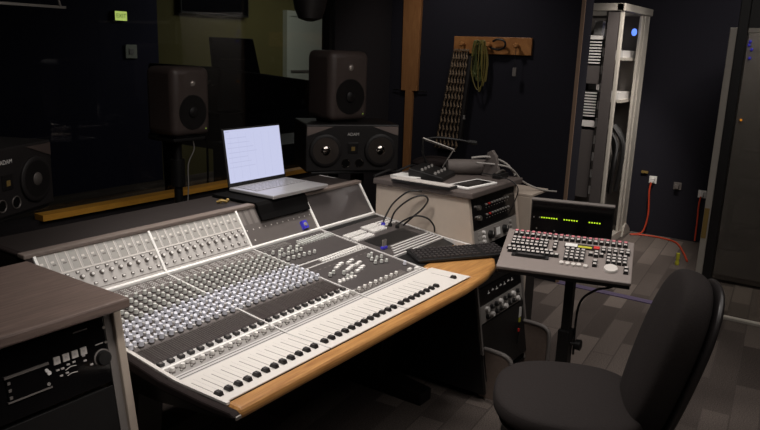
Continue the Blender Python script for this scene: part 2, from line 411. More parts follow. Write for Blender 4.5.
# shelf on the back
MB().box(-0.03, 1.734, 2.125, 2.375, 0.975, 0.988).build('top_shelf', 'shelf', con, bevel=0.004, org=CO)
MB().box(-0.034, 1.734, 2.088, 2.128, 0.980, 0.996).build('top_rail', 'taupe', con, bevel=0.004, org=CO)
# meter bridge panels
for i, k in enumerate(('mpanel', 'mpanel', 'mdark', 'screen_grey')):
    b = MB(); x0 = i * BW + 0.005; x1 = (i + 1) * BW - 0.005
    slab_on(b, MP, x0, x1, 0.0, 1.0, 0.0, 0.003, 0)
    mats = [k, 'mgrey', 'white', 'black']
    if i < 2:
        for c in range(12):
            cx = i * BW + P12 * (c + 0.5)
            slab_on(b, MP, cx - 0.0115, cx + 0.0115, 0.56, 0.94, 0.003, 0.0036, 4)
            slab_on(b, MP, cx + 0.0125, cx + 0.0155, 0.55, 0.95, 0.003, 0.0046, 2)
            slab_on(b, MP, cx - 0.009, cx + 0.002, 0.76, 0.80, 0.0036, 0.0040, 2)
            slab_on(b, MP, cx - 0.006, cx + 0.006, 0.70, 0.73, 0.0036, 0.0040, 1)
        slab_on(b, MP, x0, x1, 0.515, 0.54, 0.003, 0.005, 2)
        slab_on(b, MP, x0, x1, 0.06, 0.075, 0.003, 0.004, 1)
        mats.append('meter_cell')
    elif i == 2:
        for c in range(12):
            cx = i * BW + P12 * (c + 0.5)
            slab_on(b, MP, cx - 0.0115, cx + 0.0115, 0.56, 0.94, 0.003, 0.0036, 1 if c < 3 else 3)
            slab_on(b, MP, cx - 0.0025, cx + 0.0025, 0.40, 0.43, 0.003, 0.004, 2)
        slab_on(b, MP, x0 + 0.03, x0 + 0.036, 0.12, 0.16, 0.003, 0.004, 2)
        mats.append('meter_cell')
    if 'meter_cell' not in M: M['meter_cell'] = mat('meter_cell', (168, 165, 160), 0.35, var=0.06)
    o = b.build('meter_panel' if i < 3 else 'display_screen', mats, con, org=CO)
kt = MB(); kt.cyl((0, 0, 0), (0, 0, 0.010), 0.0085, 0.0070, 10, 0); kt.cyl((0, 0, 0.010), (0, 0, 0.0115), 0.0055, 0.005, 10, 1)
kme = kt.data('meter_knob', ['mgrey', 'knob_w'])
bt = MB(); bt.box(-0.006, 0.006, -0.004, 0.004, 0, 0.005, 0); bt.box(-0.004, 0.004, -0.0025, 0.0025, 0.005, 0.0055, 1)
bme = bt.data('meter_button', ['mgrey', 'knob_w'])
its = []; its2 = []
for c in range(24):
    cx = P12 * (c + 0.5); its.append((kt, kme, MM(cx, 0.36, 0.003))); its2.append((bt, bme, MM(cx, 0.17, 0.003)))
    its2.append((bt, bme, MM(cx - 0.009, 0.47, 0.003)))
place_many(con, 'meter_knob', its, 'meter_knobs', ['mgrey', 'knob_w']); place_many(con, 'meter_button', its2, 'meter_buttons', ['mgrey', 'knob_w'])
# bright strips between the bays of the meter bridge
for i in range(5):
    b = MB(); slab_on(b, MP, i * BW - 0.005, i * BW + 0.005, -0.03, 1.0, 0.0, 0.010); b.build('meter_divider', 'edge', con, bevel=0.002, org=CO)
MB().box(0.0, 1.725, 1.990, 2.006, 0.834, 0.848).build('bridge_foot_strip', 'edge', con, bevel=0.003, org=CO)
# control panels
def panel(name, x0, x1, y0, y1, mats, extra=None):
    b = MB(); slab_on(b, SP, x0, x1, y0, y1, -0.002, 0.001, 0)
    if extra: extra(b)
    return b.build(name, mats, con, org=CO)
for bay in range(2):
    X0 = bay * BW + 0.003; X1 = (bay + 1) * BW - 0.003
    def ex(b, bay=bay, X0=X0, X1=X1):
        for c in range(12):
            cx = bay * BW + P12 * (c + 0.5)
            for r in range(4):
                for q in (-0.010, -0.0033, 0.0033, 0.010):
                    slab_on(b, SP, cx + q - 0.0018, cx + q + 0.0018, 1.935 + r * 0.012, 1.940 + r * 0.012, 0.001, 0.003, 2)
            slab_on(b, SP, cx + P12 / 2 - 0.0010, cx + P12 / 2 + 0.0010, 1.62, 1.925, 0.001, 0.002, 3)
            for r in range(11):
                slab_on(b, SP, cx + 0.0065, cx + 0.0145, 1.632 + r * 0.026, 1.642 + r * 0.026, 0.001, 0.006, 2)
            for q in range(4):   # fine stripes in the brown band
                slab_on(b, SP, cx - 0.012 + q * 0.008, cx - 0.0112 + q * 0.008, 1.540, 1.612, 0.001, 0.0014, 4)
    panel('channel_panel', X0, X1, 1.530, 1.985, ['chan_base', 'lgrey', 'lgrey', 'black', 'mgrey'], ex) if 'chan_base' in M else None
    if 'chan_base' not in M:
        M['chan_base'] = mat('channel_panel_grey', (94, 87, 84), 0.5, var=0.06)
        panel('channel_panel', X0, X1, 1.530, 1.985, ['chan_base', 'lgrey', 'lgrey', 'black', 'mgrey'], ex)
    panel('band_panel', X0, X1, 1.528, 1.616, ['brown'], lambda b: [slab_on(b, SP, X0 + q * 0.00885, X0 + q * 0.00885 + 0.0012, 1.532, 1.612, 0.001, 0.0016, 0) for q in range(48)])
for bay in range(3):
    X0 = bay * BW + 0.003; X1 = (bay + 1) * BW - 0.003
    nf = 12 if bay < 2 else 8
    def ex2(b, X0=X0, X1=X1, nf=nf, bay=bay):
        if bay < 2: slab_on(b, SP, X0, X1, 1.490, 1.497, 0.001, 0.003, 2)
        if bay < 2: slab_on(b, SP, X0, X1, 1.446, 1.489, 0.001, 0.0014, 3)
        for y in (1.436, 1.424): slab_on(b, SP, X0, X1, y, y + 0.0028, 0.001, 0.0015, 1)
    panel('select_panel', X0, X1, 1.42, 1.528 if bay < 2 else 1.45, ['lgrey', 'dgrey', 'edge', 'knob_d'], ex2)
    def ex3(b, X0=X0, X1=X1, nf=nf, bay=bay):
        for c in range(nf):
            cx = bay * 0.433 + 0.018 + c * 0.0349
            slab_on(b, SP, cx - 0.0011, cx + 0.0011, 1.268, 1.385, 0.001, 0.0014, 1)
            slab_on(b, SP, cx + P12 / 2 - 0.0004, cx + P12 / 2 + 0.0004, 1.27, 1.40, 0.001, 0.0013, 2)
        if bay == 2: slab_on(b, SP, 1.267, 1.2692, 1.268, 1.385, 0.001, 0.0014, 1)
    panel('fader_panel', X0, X1 if bay < 2 else 1.334, 1.239, 1.42, ['white', 'slot', 'lgrey'], ex3)
# bay dividers on the surface
for i in (1, 2, 3):
    b = MB(); slab_on(b, SP, i * BW - 0.004, i * BW + 0.004, 1.42, 1.99, 0.0, 0.005)
    if i < 3: slab_on(b, SP, i * BW - 0.002, i * BW + 0.002, 1.242, 1.42, 0.0, 0.002)
    b.build('bay_divider', 'lgrey', con, org=CO)
# channel knobs
ka = MB(); ka.cyl((0, 0, 0), (0, 0, 0.004), 0.0090, 0.0086, 10, 1); ka.cyl((0, 0, 0.004), (0, 0, 0.017), 0.0070, 0.0058, 10, 0)
kb = MB(); kb.cyl((0, 0, 0), (0, 0, 0.004), 0.0092, 0.0088, 10, 1); kb.cyl((0, 0, 0.004), (0, 0, 0.019), 0.0076, 0.0060, 10, 0)
kam = ka.data('channel_knob', ['knob_g', 'dgrey']); kbm = kb.data('channel_knob', ['knob_b', 'dgrey'])
KM = ['knob_g', 'dgrey', 'knob_b']
for t in (kb,): pass
its = []
for c in range(24):
    cx = P12 * (c + 0.5)
    for r in range(6): its.append(('a', SM(cx - 0.003, 1.905 - r * 0.0245, 0.001)))
    for r in range(6):
        its.append(('b', SM(cx - 0.008 if r % 2 else cx - 0.001, 1.760 - r * 0.0255, 0.001)))
    for r in range(5):
        its.append(('b2', SM(cx + 0.009 if r % 2 else cx + 0.0145, 1.748 - r * 0.0255, 0.001)))
kc = MB(); kc.cyl((0, 0, 0), (0, 0, 0.003), 0.0080, 0.0078, 8, 1); kc.cyl((0, 0, 0.003), (0, 0, 0.015), 0.0066, 0.0056, 8, 0)
kcm = kc.data('channel_knob', ['knob_b', 'dgrey'])
tm = {'a': (ka, kam), 'b': (kb, kbm), 'b2': (kc, kcm)}
near = sorted(its, key=lambda it: ((Vector(CO) + it[1].translation) - CAM).length)
for k, mx in near[:100]: place(tm[k][1], 'channel_knob', mx, con)
b = MB()
for k, mx in near[100:]:
    tb = tm[k][0]; o = len(b.v); b.v += [tuple(mx @ Vector(v)) for v in tb.v]
    for f, m in zip(tb.f, tb.m): b.f.append([i + o for i in f]); b.m.append(2 if (m == 0 and k != 'a') else m)
tag(b.build('channel_knobs', KM, con), kind='stuff')
# black channel buttons, select knobs, faders
bb = MB(); bb.box(-0.0085, 0.0085, -0.0085, 0.0085, 0, 0.009, 0); bb.box(-0.004, 0.004, -0.004, 0.004, 0.009, 0.0095, 1)
bbm = bb.data('mute_button', ['capblack', 'mgrey'])
bs = MB(); bs.cyl((0, 0, 0), (0, 0, 0.004), 0.0095, 0.0090, 12, 1); bs.cyl((0, 0, 0.004), (0, 0, 0.014), 0.0065, 0.0058, 12, 0); bs.box(-0.016, -0.010, -0.014, -0.008, 0, 0.005, 2); bs.box(-0.016, -0.010, 0.006, 0.012, 0, 0.005, 2)
bsm = bs.data('select_knob', ['knob_w', 'mgrey', 'knob_d'])
fc = MB()
fc.hexa([(-0.0075, -0.0125, 0), (0.0075, -0.0125, 0), (0.0075, 0.0125, 0), (-0.0075, 0.0125, 0), (-0.0065, -0.0085, 0.010), (0.0065, -0.0085, 0.010), (0.0065, 0.0085, 0.010), (-0.0065, 0.0085, 0.010)], 0)
fc.box(-0.0065, 0.0065, -0.0008, 0.0008, 0.0095, 0.0106, 1)
fcm = fc.data('fader_cap', ['capblack', 'mgrey'])
for c in range(24):
    cx = P12 * (c + 0.5)
    place(bbm, 'mute_button', SM(cx, 1.513, 0.001), con)
    place(bsm, 'select_knob', SM(cx + 0.003, 1.467, 0.001), con)
    place(fcm, 'fader_cap', SM((c // 12) * 0.433 + 0.018 + (c % 12) * 0.0349, 1.280, 0.002), con)
for c in range(8): place(fcm, 'fader_cap', SM(0.883 + c * 0.0354, 1.280, 0.002), con)
place(fcm, 'fader_cap', SM(1.268, 1.280, 0.002), con, 'master fader cap standing apart from the others')
# centre section, bay 3
def exA(b):
    for r in range(3):
        for q in range(18): slab_on(b, SP, 0.880 + q * 0.009, 0.884 + q * 0.009, 1.945 + r * 0.012, 1.951 + r * 0.012, 0.001, 0.003, 1)
panel('centre_upper_panel', 0.866, 1.286, 1.775, 1.985, ['dgrey', 'knob_d', 'edge'], exA)
b = MB(); slab_on(b, SP, 0.866, 1.288, 1.760, 1.768, 0.0, 0.003); b.build('panel_strip', 'lgrey', con, org=CO)
b = MB(); slab_on(b, SP, 0.866, 1.288, 1.722, 1.728, 0.0, 0.003); b.build('panel_strip', 'lgrey', con, org=CO)
panel('centre_middle_panel', 0.866, 1.286, 1.728, 1.760, ['dgrey'])
panel('centre_lower_panel', 0.866, 1.286, 1.45, 1.722, ['dgrey', 'knob_d', 'mgrey'], lambda b: [slab_on(b, SP, 0.89 + q * 0.03, 0.905 + q * 0.03, 1.690, 1.693, 0.001, 0.0015, 2) for q in range(12)])
panel('centre_knob_panel', 0.866, 1.20, 1.452, 1.492, ['mgrey'])
sb = MB(); sb.box(-0.0055, 0.0055, -0.0055, 0.0055, 0, 0.006, 0); sbm = sb.data('button', ['knob_w'])
lb = MB(); lb.box(-0.0035, 0.0035, -0.020, 0.020, 0, 0.010, 0); lbm = lb.data('button', ['knob_g'])
wb = MB(); wb.box(-0.011, 0.011, -0.006, 0.006, 0, 0.009, 0); wbm = wb.data('button', ['knob_w'])
its = []
for q in range(12): its.append((lb, lbm, SM(1.075 + q * 0.0185, 1.925, 0.001)))
for q in range(17):
    its.append((sb, sbm, SM(1.000 + q * 0.0170, 1.752, 0.001))); its.append((sb, sbm, SM(1.000 + q * 0.0170, 1.737, 0.001)))
for X, y in ((0.985, 1.655), (1.01, 1.665), (1.036, 1.672), (1.07, 1.660), (1.10, 1.668), (1.005, 1.615), (1.03, 1.622), (1.055, 1.630), (1.085, 1.628), (1.03, 1.585), (1.06, 1.592), (1.085, 1.600), (1.11, 1.635), (1.262, 1.452), (1.225, 1.462)):
    its.append((wb, wbm, SM(X, y, 0.001)))
for q in range(9): its.append((sb, sbm, SM(0.885 + q * 0.012, 1.56 + 0.01 * (q % 2), 0.001)))
# bay 4 buttons
br_ = MB(); br_.box(-0.0042, 0.0042, -0.018, 0.018, 0, 0.008, 0); brm = br_.data('button', ['knob_w'])
for r in range(2):
    for q in range(10): its.append((br_, brm, SM(1.312 + q * 0.0142, 1.812 + r * 0.046, 0.001)))
    for q in range(8): its.append((br_, brm, SM(1.478 + q * 0.0142, 1.838 + r * 0.042, 0.001)))
for r in range(3):
    for q in range(7): its.append((sb, sbm, SM(1.602 + q * 0.0155, 1.855 + r * 0.020, 0.001)))
place_many(con, 'button', its, 'small_buttons', ['knob_w'], wmx=T(*CO))
its = []
for X, y in [(0.885 + q * 0.026, 1.905 - (q % 2) * 0.012) for q in range(7)] + [(0.88 + q * 0.026, 1.865) for q in range(6)] + [(0.888 + q * 0.030, 1.825 - q * 0.002) for q in range(6)] + \
        [(1.195, 1.65), (1.222, 1.655), (1.205, 1.615), (1.235, 1.612), (1.19, 1.58), (1.215, 1.572), (1.175, 1.62), (1.16, 1.59), (0.90, 1.62), (0.93, 1.628), (0.96, 1.60), (0.945, 1.57), (0.975, 1.572)]:
    its.append((ka, kam, SM(X, y, 0.001)))
its.append((kb, kbm, SM(1.256, 1.507, 0.001)))
place_many(con, 'centre_knob', its, 'centre_knobs', ['knob_g', 'mgrey'])
for q in range(8): place(bsm, 'select_knob', SM(0.888 + q * P12, 1.472, 0.001), con)
# bay 4
def ex4(b):
    slab_on(b, SP, 1.305, 1.71, 1.955, 1.982, 0.001, 0.002, 1)
    slab_on(b, SP, 1.345, 1.66, 1.685, 1.785, 0.001, 0.002, 1)
    for r in range(4): slab_on(b, SP, 1.335 + 0.02 * r, 1.712, 1.608 + r * 0.019, 1.616 + r * 0.019, 0.001, 0.003, 2)
panel('master_panel', 1.296, 1.718, 1.595, 1.985, ['dgrey', 'black', 'lgrey'], ex4)
b = MB(); slab_on(b, SP, 1.296, 1.722, 1.588, 1.596, -0.01, 0.003); b.build('panel_strip', 'lgrey', con, org=CO)
b = MB(); b.add([(1.300, 1.588, 0.780), (1.722, 1.588, 0.784), (1.722, 1.53, 0.767), (1.312, 1.456, 0.767), (1.300, 1.588, 0.70), (1.722, 1.588, 0.70), (1.722, 1.53, 0.70), (1.312, 1.456, 0.70)],
    [(0, 1, 2, 3), (7, 6, 5, 4), (0, 4, 5, 1), (1, 5, 6, 2), (2, 6, 7, 3), (3, 7, 4, 0)]); b.build('step_panel', 'black', con, org=CO)
bl = MB(); bl.box(-0.013, 0.013, -0.016, 0.016, 0, 0.016, 0); bl.cyl((0, 0, 0.016), (0, 0, 0.019), 0.009, 0.007, 16, 1)
blm = bl.data('blue_knob', ['blueplug', 'knob_d'])
o = place(blm, 'blue_knob', MM(1.203, 0.17, 0.003), con, 'blue square-sided meter bridge knob')
o.scale = (1.15, 1.15, 1.0)

# ================================================================== LAPTOP on the console shelf
LO = (1.235, 2.19, 1.004)
lap = thing('laptop', 'open silver laptop with glowing white screen on top of the mixing console', 'laptop', LO, R(0.5))
lapb = MB().box(-0.19, 0.19, -0.134, 0.134, 0.004, 0.020).build('base', 'alu', lap, bevel=0.004)
MB().box(-0.165, 0.165, -0.012, 0.105, 0.020, 0.0206).build('keyboard_well', 'alukey', lapb)
km = MB(); km.box(-0.0095, 0.0095, -0.0085, 0.0085, 0, 0.0016); kd = km.data('key', ['lapkey'] if 'lapkey' in M else ['alu'])
for r in range(5):
    for q in range(14): place(kd, 'key', T(-0.150 + q * 0.0231, 0.000 + r * 0.0225, 0.0206), lapb)
MB().box(-0.055, 0.055, -0.115, -0.035, 0.020, 0.0205).build('trackpad', 'alu', lapb)
lid = MB().box(-0.19, 0.19, -0.004, 0.004, 0.0, 0.262).build('lid', 'black', lap, bevel=0.003)
lid.matrix_local = T(0, 0.137, 0.020) @ RX(R(-9))
scr = MB(); scr.box(-0.180, 0.180, -0.0056, -0.0042, 0.016, 0.254, 0); scr.box(-0.176, -0.150, -0.0060, -0.0056, 0.243, 0.249, 1)
for k in range(7): scr.box(-0.17 + 0.004 * (k % 2), -0.05 + 0.02 * ((k * 5) % 4), -0.0059, -0.0056, 0.215 - k * 0.022, 0.218 - k * 0.022, 1)
for k in range(6): scr.box(-0.15 + k * 0.05, -0.149 + k * 0.05, -0.0059, -0.0056, 0.03, 0.235, 1)
scr.build('screen', ['e_lcd', 'e_lcdtxt'], lid)

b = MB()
shade_pts = [(2.345, 0.989), (2.132, 0.9975), (2.086, 0.9985), (2.072, 0.985), (2.060, 0.948), (2.046, 0.928), (2.0385, 0.934), (2.052, 0.957), (2.064, 0.993), (2.080, 1.0035), (2.132, 1.003), (2.345, 1.003)]
b.prism(shade_pts, 0.965, 1.275, 'x'); tag(b.build('laptop_shade_sheet', 'pad', org=(1.12, 2.2, 0.99), bevel=0.001), 'black sheet standing in for the laptop shadow on the meter bridge', 'pad')  # laptop's shadow on the meter bridge, put in as an added sheet
b = MB(); b.tube([(0.905, 2.225, 0.994), (0.918, 2.245, 0.998), (0.935, 2.235, 0.994), (0.928, 2.215, 0.994), (0.91, 2.222, 1.0), (0.895, 2.24, 0.994)], 0.005)
b.ball((0.95, 2.232, 0.996), 0.008)
tag(b.build('cable_coil', 'brass', org=(0.92, 2.23, 0.988)), 'tiny brass-coloured coil of cable on the console shelf beside the laptop', 'cable')

# ================================================================== SIDE CABINETS
def side_cabinet(name, label, x0, x1, yf, zt, topmat, tx0, tx1, slope, ty1, zsplit=0.04, over=0.06):
    """panels with sloping fronts; yf = y of the front edge at z = 0.95"""
    c = ((x0 + x1) / 2, 1.75, 0.0)
    t = thing(name, label, 'equipment cabinet', c)
    def yz(z): return yf + slope * (z - 0.95)
    for xa in (x0, x1 - 0.024):
        MB().prism([(yz(zsplit), zsplit), (2.0, zsplit), (2.0, zt - 0.03), (yz(zt - 0.03), zt - 0.03)], xa, xa + 0.024, 'x').build('side_panel', 'beige', t, bevel=0.003, org=c)
        if zsplit > 0.1:
            MB().prism([(yz(0.04) + 0.012, 0.04), (2.0, 0.04), (2.0, zsplit), (yz(zsplit) + 0.012, zsplit)], xa, xa + 0.024, 'x').build('lower_side_panel', 'black', t, org=c)
            MB().prism([(yz(0.24), 0.24), (yz(0.24) + 0.012, 0.24), (yz(zsplit) + 0.012, zsplit), (yz(zsplit), zsplit)], xa + 0.005, xa + 0.019, 'x').build('edge_strip', 'mgrey', t, org=c)
    MB().box(tx0, tx1, yf - over + slope * 0.05, ty1, zt - 0.030, zt).build('top', topmat, t, bevel=0.006, org=c)
    MB().box(x0 + 0.024, x1 - 0.024, 1.97, 1.99, 0.04, zt - 0.03).build('back_panel', 'black', t, org=c)
    MB().box(x0 + 0.024, x1 - 0.024, yz(0.06) + 0.02, 1.97, 0.04, 0.06).build('bottom_panel', 'black', t, org=c)
    for s in (x0 + 0.024, x1 - 0.046):
        b = MB(); b.hexa([(s, yz(0.06) + 0.012, 0.06), (s + 0.022, yz(0.06) + 0.012, 0.06), (s + 0.022, yz(0.06) + 0.016, 0.06), (s, yz(0.06) + 0.016, 0.06),
                          (s, yz(zt - 0.03) + 0.012, zt - 0.03), (s + 0.022, yz(zt - 0.03) + 0.012, zt - 0.03), (s + 0.022, yz(zt - 0.03) + 0.016, zt - 0.03), (s, yz(zt - 0.03) + 0.016, zt - 0.03)])
        b.build('rack_rail', 'mgrey', t, org=c)
    return t, c, yz
deskL, cL, yzL = side_cabinet('rack_desk', 'equipment desk with dark brown wood top left of the mixing console', -0.615, -0.050, 1.583, 1.0, 'deskwood', -0.64, -0.060, 0.16, 2.02, 0.04, 0.068)
SLL = math.atan(0.16)
def gearL(z, h=0.0): return T(-0.3405, yzL(z) + 0.006, z) @ RX(-SLL)     # x along width, z up the face, -y out of the face
def unit(name, label, mw, w, h, dpt, matname, cat, group=None, ears=None):
    t = thing(name, label, cat, mw=mw, group=group)
    MB().box(-w / 2, w / 2, 0.004, dpt, 0.001, h - 0.001).build('case', 'black', t)
    MB().box(-w / 2 - 0.018, w / 2 + 0.018, 0.0, 0.004, 0.001, h - 0.001).build('front_panel', matname, t, bevel=0.0008)
    return t
def knob_at(t, x, z, r, ln, matname, name='knob', capm=None, n=14):
    b = MB(); b.cyl((0, 0, 0), (0, -ln, 0), r, r * 0.88, n, 0)
    if capm: b.box(-r * 0.1, r * 0.1, -ln - 0.0006, -ln + 0.0005, 0, r * 0.8, 1)
    o = b.build(name, [matname, capm or matname], t, sm=True); o.location = (x, 0, z); return o
# recorder in the left desk
rec = unit('rack_recorder', 'black rack recorder with small screen, four white buttons and a big round dial', gearL(0.765), 0.440, 0.176, 0.28, 'gloss', 'audio recorder')
b = MB(); b.box(-0.034, 0.072, -0.003, 0.0, 0.050, 0.106, 0); b.box(-0.036, 0.074, -0.005, 0.0, 0.106, 0.112, 1); b.box(-0.036, 0.074, -0.004, 0.0, 0.046, 0.050, 1)
o = b.build('screen', ['gloss', 'mgrey'], rec)
for k in range(3): MB().box(-0.031, -0.024, -0.0045, -0.003, 0.055 + k * 0.018, 0.062 + k * 0.018).build('screen_button', 'mgrey', o)
knob_at(rec, 0.066, 0.093, 0.005, 0.006, 'knob_w', 'screen_button'); knob_at(rec, 0.071, 0.085, 0.006, 0.006, 'knob_w', 'screen_button'); knob_at(rec, 0.066, 0.058, 0.005, 0.005, 'knob_d', 'screen_button')
for k in range(4):
    b = MB(); b.box(-0.0085, 0.0085, -0.004, 0, -0.0095, 0.0095, 0); b.box(-0.003, 0.003, -0.0046, -0.004, -0.002, 0.004, 1)
    o = b.build('white_button', ['keyw', 'keyg'], rec); o.location = (0.096 + k * 0.0245, 0, 0.108)
knob_at(rec, 0.219, 0.073, 0.021, 0.016, 'black', 'dial'); b = MB(); b.lathe([(0.0235, 0), (0.0235, 0.003), (0.0215, 0.004)], (0, 0, 0), (0, -1, 0), 28); o = b.build('dial_ring', 'mgrey', rec); o.location = (0.219, 0.001, 0.073)
MB().box(0.205, 0.228, -0.001, 0.0, 0.110, 0.113).build('label_strip', 'keyg', rec)
for x, z in ((0.095, 0.083), (0.108, 0.083), (0.124, 0.088), (0.140, 0.089), (0.102, 0.066), (0.118, 0.068), (0.170, 0.082), (0.186, 0.066), (0.168, 0.096)):
    MB().box(x - 0.004, x + 0.004, -0.003, 0, z - 0.002, z + 0.002).build('small_button', 'keyg', rec)
b = MB(); b.tube([(0.115, -0.001, 0.075), (0.13, -0.001, 0.080), (0.145, -0.001, 0.078)], 0.0012); b.tube([(0.118, -0.001, 0.060), (0.13, -0.001, 0.063), (0.146, -0.001, 0.061)], 0.0012); b.build('panel_marks', 'keyg', rec)
MB().box(0.150, 0.190, -0.001, 0.0, 0.160, 0.1635).build('label_strip', 'mgrey', rec)
blk = unit('blank_rack_panel', 'plain black rack panel under the recorder with the big dial', gearL(0.40), 0.440, 0.36, 0.02, 'black', 'rack panel')
blk2 = unit('blank_rack_panel', 'thin black rack panel directly under the brown desk top', gearL(0.944), 0.440, 0.022, 0.02, 'black', 'rack panel')
for z in (0.06, 0.11, 0.150):
    MB().cyl((0.236, 0.0, z), (0.236, -0.002, z), 0.004, n=10).build('screw', 'steel', rec)

towR, cR, yzR = side_cabinet('rack_cabinet', 'beige-sided equipment cabinet against the console, its top crowded with cables', 1.740, 2.270, 1.470, 1.0225, 'slab', 1.722, 2.290, 0.17, 2.01, 0.72, 0.030)
SLR = math.atan(0.17)
def gearR(z): return T(2.005, yzR(z) + 0.004, z) @ RX(-SLR)
u1 = unit('rack_preamp', 'black rack unit with two rows of small controls just under the cabinet top', gearR(0.835), 0.440, 0.150, 0.26, 'gloss', 'preamplifier')
for z in (0.050, 0.100):
    knob_at(u1, -0.175, z, 0.013, 0.014, 'steel', 'knob', 'black')
    for k in range(9):
        knob_at(u1, -0.09 + k * 0.030, z + 0.004, 0.005, 0.008, 'knob_d' if k != 1 else 'red', 'control')
        MB().box(-0.093 + k * 0.030, -0.087 + k * 0.030, -0.0008, 0, z - 0.014, z - 0.010).build('legend_mark', 'knob_d', u1)
u2 = unit('rack_compressor', 'silver rack unit with square meter window level with the console wood', gearR(0.748), 0.440, 0.084, 0.24, 'gearsilver', 'compressor')
b = MB(); b.box(-0.028, 0.028, -0.010, 0, 0.016, 0.068, 0); b.box(-0.021, 0.021, -0.011, -0.010, 0.026, 0.062, 1); b.build('meter_window', ['mgrey', 'paper'], u2)
knob_at(u2, -0.075, 0.040, 0.021, 0.020, 'black', 'knob', 'knob_w'); knob_at(u2, 0.085, 0.040, 0.021, 0.020, 'black', 'knob', 'knob_w')
for z in (0.020, 0.042, 0.064):
    knob_at(u2, -0.145, z, 0.009, 0.012, 'knob_w', 'switch'); knob_at(u2, 0.160, z, 0.009, 0.012, 'knob_d', 'switch'); MB().box(-0.20, -0.170, -0.003, 0, z - 0.007, z + 0.007).build('push_button', 'knob_d', u2)
u3 = unit('rack_equalizer', 'black rack unit with row of round knobs below the wooden console wing', gearR(0.555), 0.440, 0.085, 0.24, 'black', 'equalizer')
for k in range(6): knob_at(u3, -0.165 + k * 0.066, 0.048, 0.016, 0.015, 'capblack', 'knob', 'knob_w'); MB().box(-0.172 + k * 0.066, -0.158 + k * 0.066, -0.001, 0, 0.072, 0.076).build('legend_mark', 'knob_d', u3)
u4 = unit('rack_patch_panel', 'black rack unit with white handwritten-looking dashes, second below the console wing', gearR(0.470), 0.440, 0.083, 0.24, 'gloss', 'patch panel')
for k in range(7): MB().box(-0.15 + k * 0.045, -0.128 + k * 0.045, -0.001, 0, 0.040 + 0.006 * (k % 2), 0.045 + 0.006 * (k % 2)).build('legend_mark', 'knob_w', u4); MB().box(-0.142 + k * 0.045, -0.138 + k * 0.045, -0.001, 0, 0.046, 0.056).build('legend_mark', 'knob_w', u4)
u5 = unit('rack_preamp', 'silver rack unit with two rows of knobs low in the beige-sided cabinet', gearR(0.382), 0.440, 0.086, 0.24, 'gearsilver', 'preamplifier')
for z in (0.024, 0.062):
    for k in range(8): knob_at(u5, -0.175 + k * 0.050, z, 0.013, 0.015, 'black' if (k + int(z * 100)) % 3 else 'knob_w', 'knob', 'knob_w')
u6 = unit('blank_rack_panel', 'plain black rack panel at the bottom of the beige-sided cabinet', gearR(0.10), 0.440, 0.280, 0.02, 'black', 'rack panel')
# tube feet of the right cabinet
for x in (1.775, 2.245):
    y0 = yzR(0.25)
    MB().tube([(x, y0 + 0.02, 0.262), (x, y0 - 0.05, 0.262), (x, y0 - 0.115, 0.25), (x, y0 - 0.14, 0.20), (x, y0 - 0.14, 0.012)], 0.011, 10).build('tube_foot', 'mgrey', towR, org=cR, sm=True)
    MB().box(x - 0.004, x + 0.004, y0 - 0.132, y0 + 0.02, 0.012, 0.255).build('foot_plate', 'bag', towR, org=cR)
tg = thing('luggage_tag', 'white tag with green and red plug hanging on the low silver rack unit', 'tag', (2.12, 1.335, 0.30))
MB().box(-0.014, 0.014, -0.004, 0.0, 0.028, 0.085).build('tag_card', 'paper', tg, bevel=0.002)
MB().box(-0.008, 0.008, -0.005, 0.002, 0.000, 0.024).build('green_plug', 'yellow', tg, bevel=0.002)
MB().box(-0.008, 0.008, -0.006, 0.002, -0.052, -0.034).build('red_plug', 'red', tg, bevel=0.002)
MB().tube([(0, -0.002, 0.0), (0.002, -0.002, -0.04), (0.0, 0.0, -0.12)], 0.005).build('lead', 'rubber', tg)
MB().tube([(0, -0.002, 0.082), (0.0, -0.012, 0.11), (0.0, 0.012, 0.15)], 0.002).build('string', 'rubber', tg)

# -------- things on the right cabinet's top (z = 1.0225)
TZ = 1.0225
kb = thing('music_keyboard', 'slim white keyboard strip with black notches on the beige cabinet top', 'keyboard', (1.735, 1.73, TZ))
MB().box(-0.028, 0.045, -0.17, 0.16, 0.0, 0.014).build('case', 'black', kb, bevel=0.002)
for k in range(20): MB().box(-0.030, 0.030, -0.166 + k * 0.0162, -0.1525 + k * 0.0162, 0.014, 0.019).build('white_key', 'keyw', kb)
b = MB(); b.box(1.79, 1.90, 1.80, 1.95, TZ, TZ + 0.014, 0); tag(b.build('paper_sheets', 'paper', org=(1.8, 1.86, TZ)), 'stack of white paper lying behind the white keyboard strip', 'paper')
tab = thing('tablet', 'black tablet in a white frame lying on the cabinet top corner', 'tablet', (1.905, 1.545, TZ), R(-8))
MB().box(-0.125, 0.125, -0.062, 0.062, 0, 0.010).build('case', 'paper', tab, bevel=0.003)
MB().box(-0.105, 0.105, -0.046, 0.046, 0.010, 0.0108).build('screen', 'gloss', tab)
mx_ = thing('small_mixer', 'small black box with knobs behind the tablet on the cabinet top', 'audio mixer', (1.95, 1.80, TZ), R(12))
MB().prism([(-0.09, 0.0), (0.09, 0.0), (0.09, 0.055), (-0.09, 0.022)], -0.11, 0.11, 'x').build('case', 'black', mx_, bevel=0.004)
for k in range(4):
    for r in range(2):
        o = MB().cyl((0, 0, 0), (0, 0, 0.012), 0.008, 0.006, 10).build('knob', 'knob_d', mx_); o.location = (-0.075 + k * 0.05, -0.04 + r * 0.07, 0.030 + 0.012 * r)
tb = thing('foam_tube', 'grey rolled padded tube lying across the cabinet top', 'padding roll', (2.175, 1.700, TZ), R(-50))
MB().lathe([(0.018, -0.13), (0.036, -0.125), (0.040, -0.09), (0.040, 0.09), (0.036, 0.125), (0.018, 0.13)], (0, 0, 0.040), (1, 0, 0), 20).build('roll', 'tubegrey', tb, sm=True)
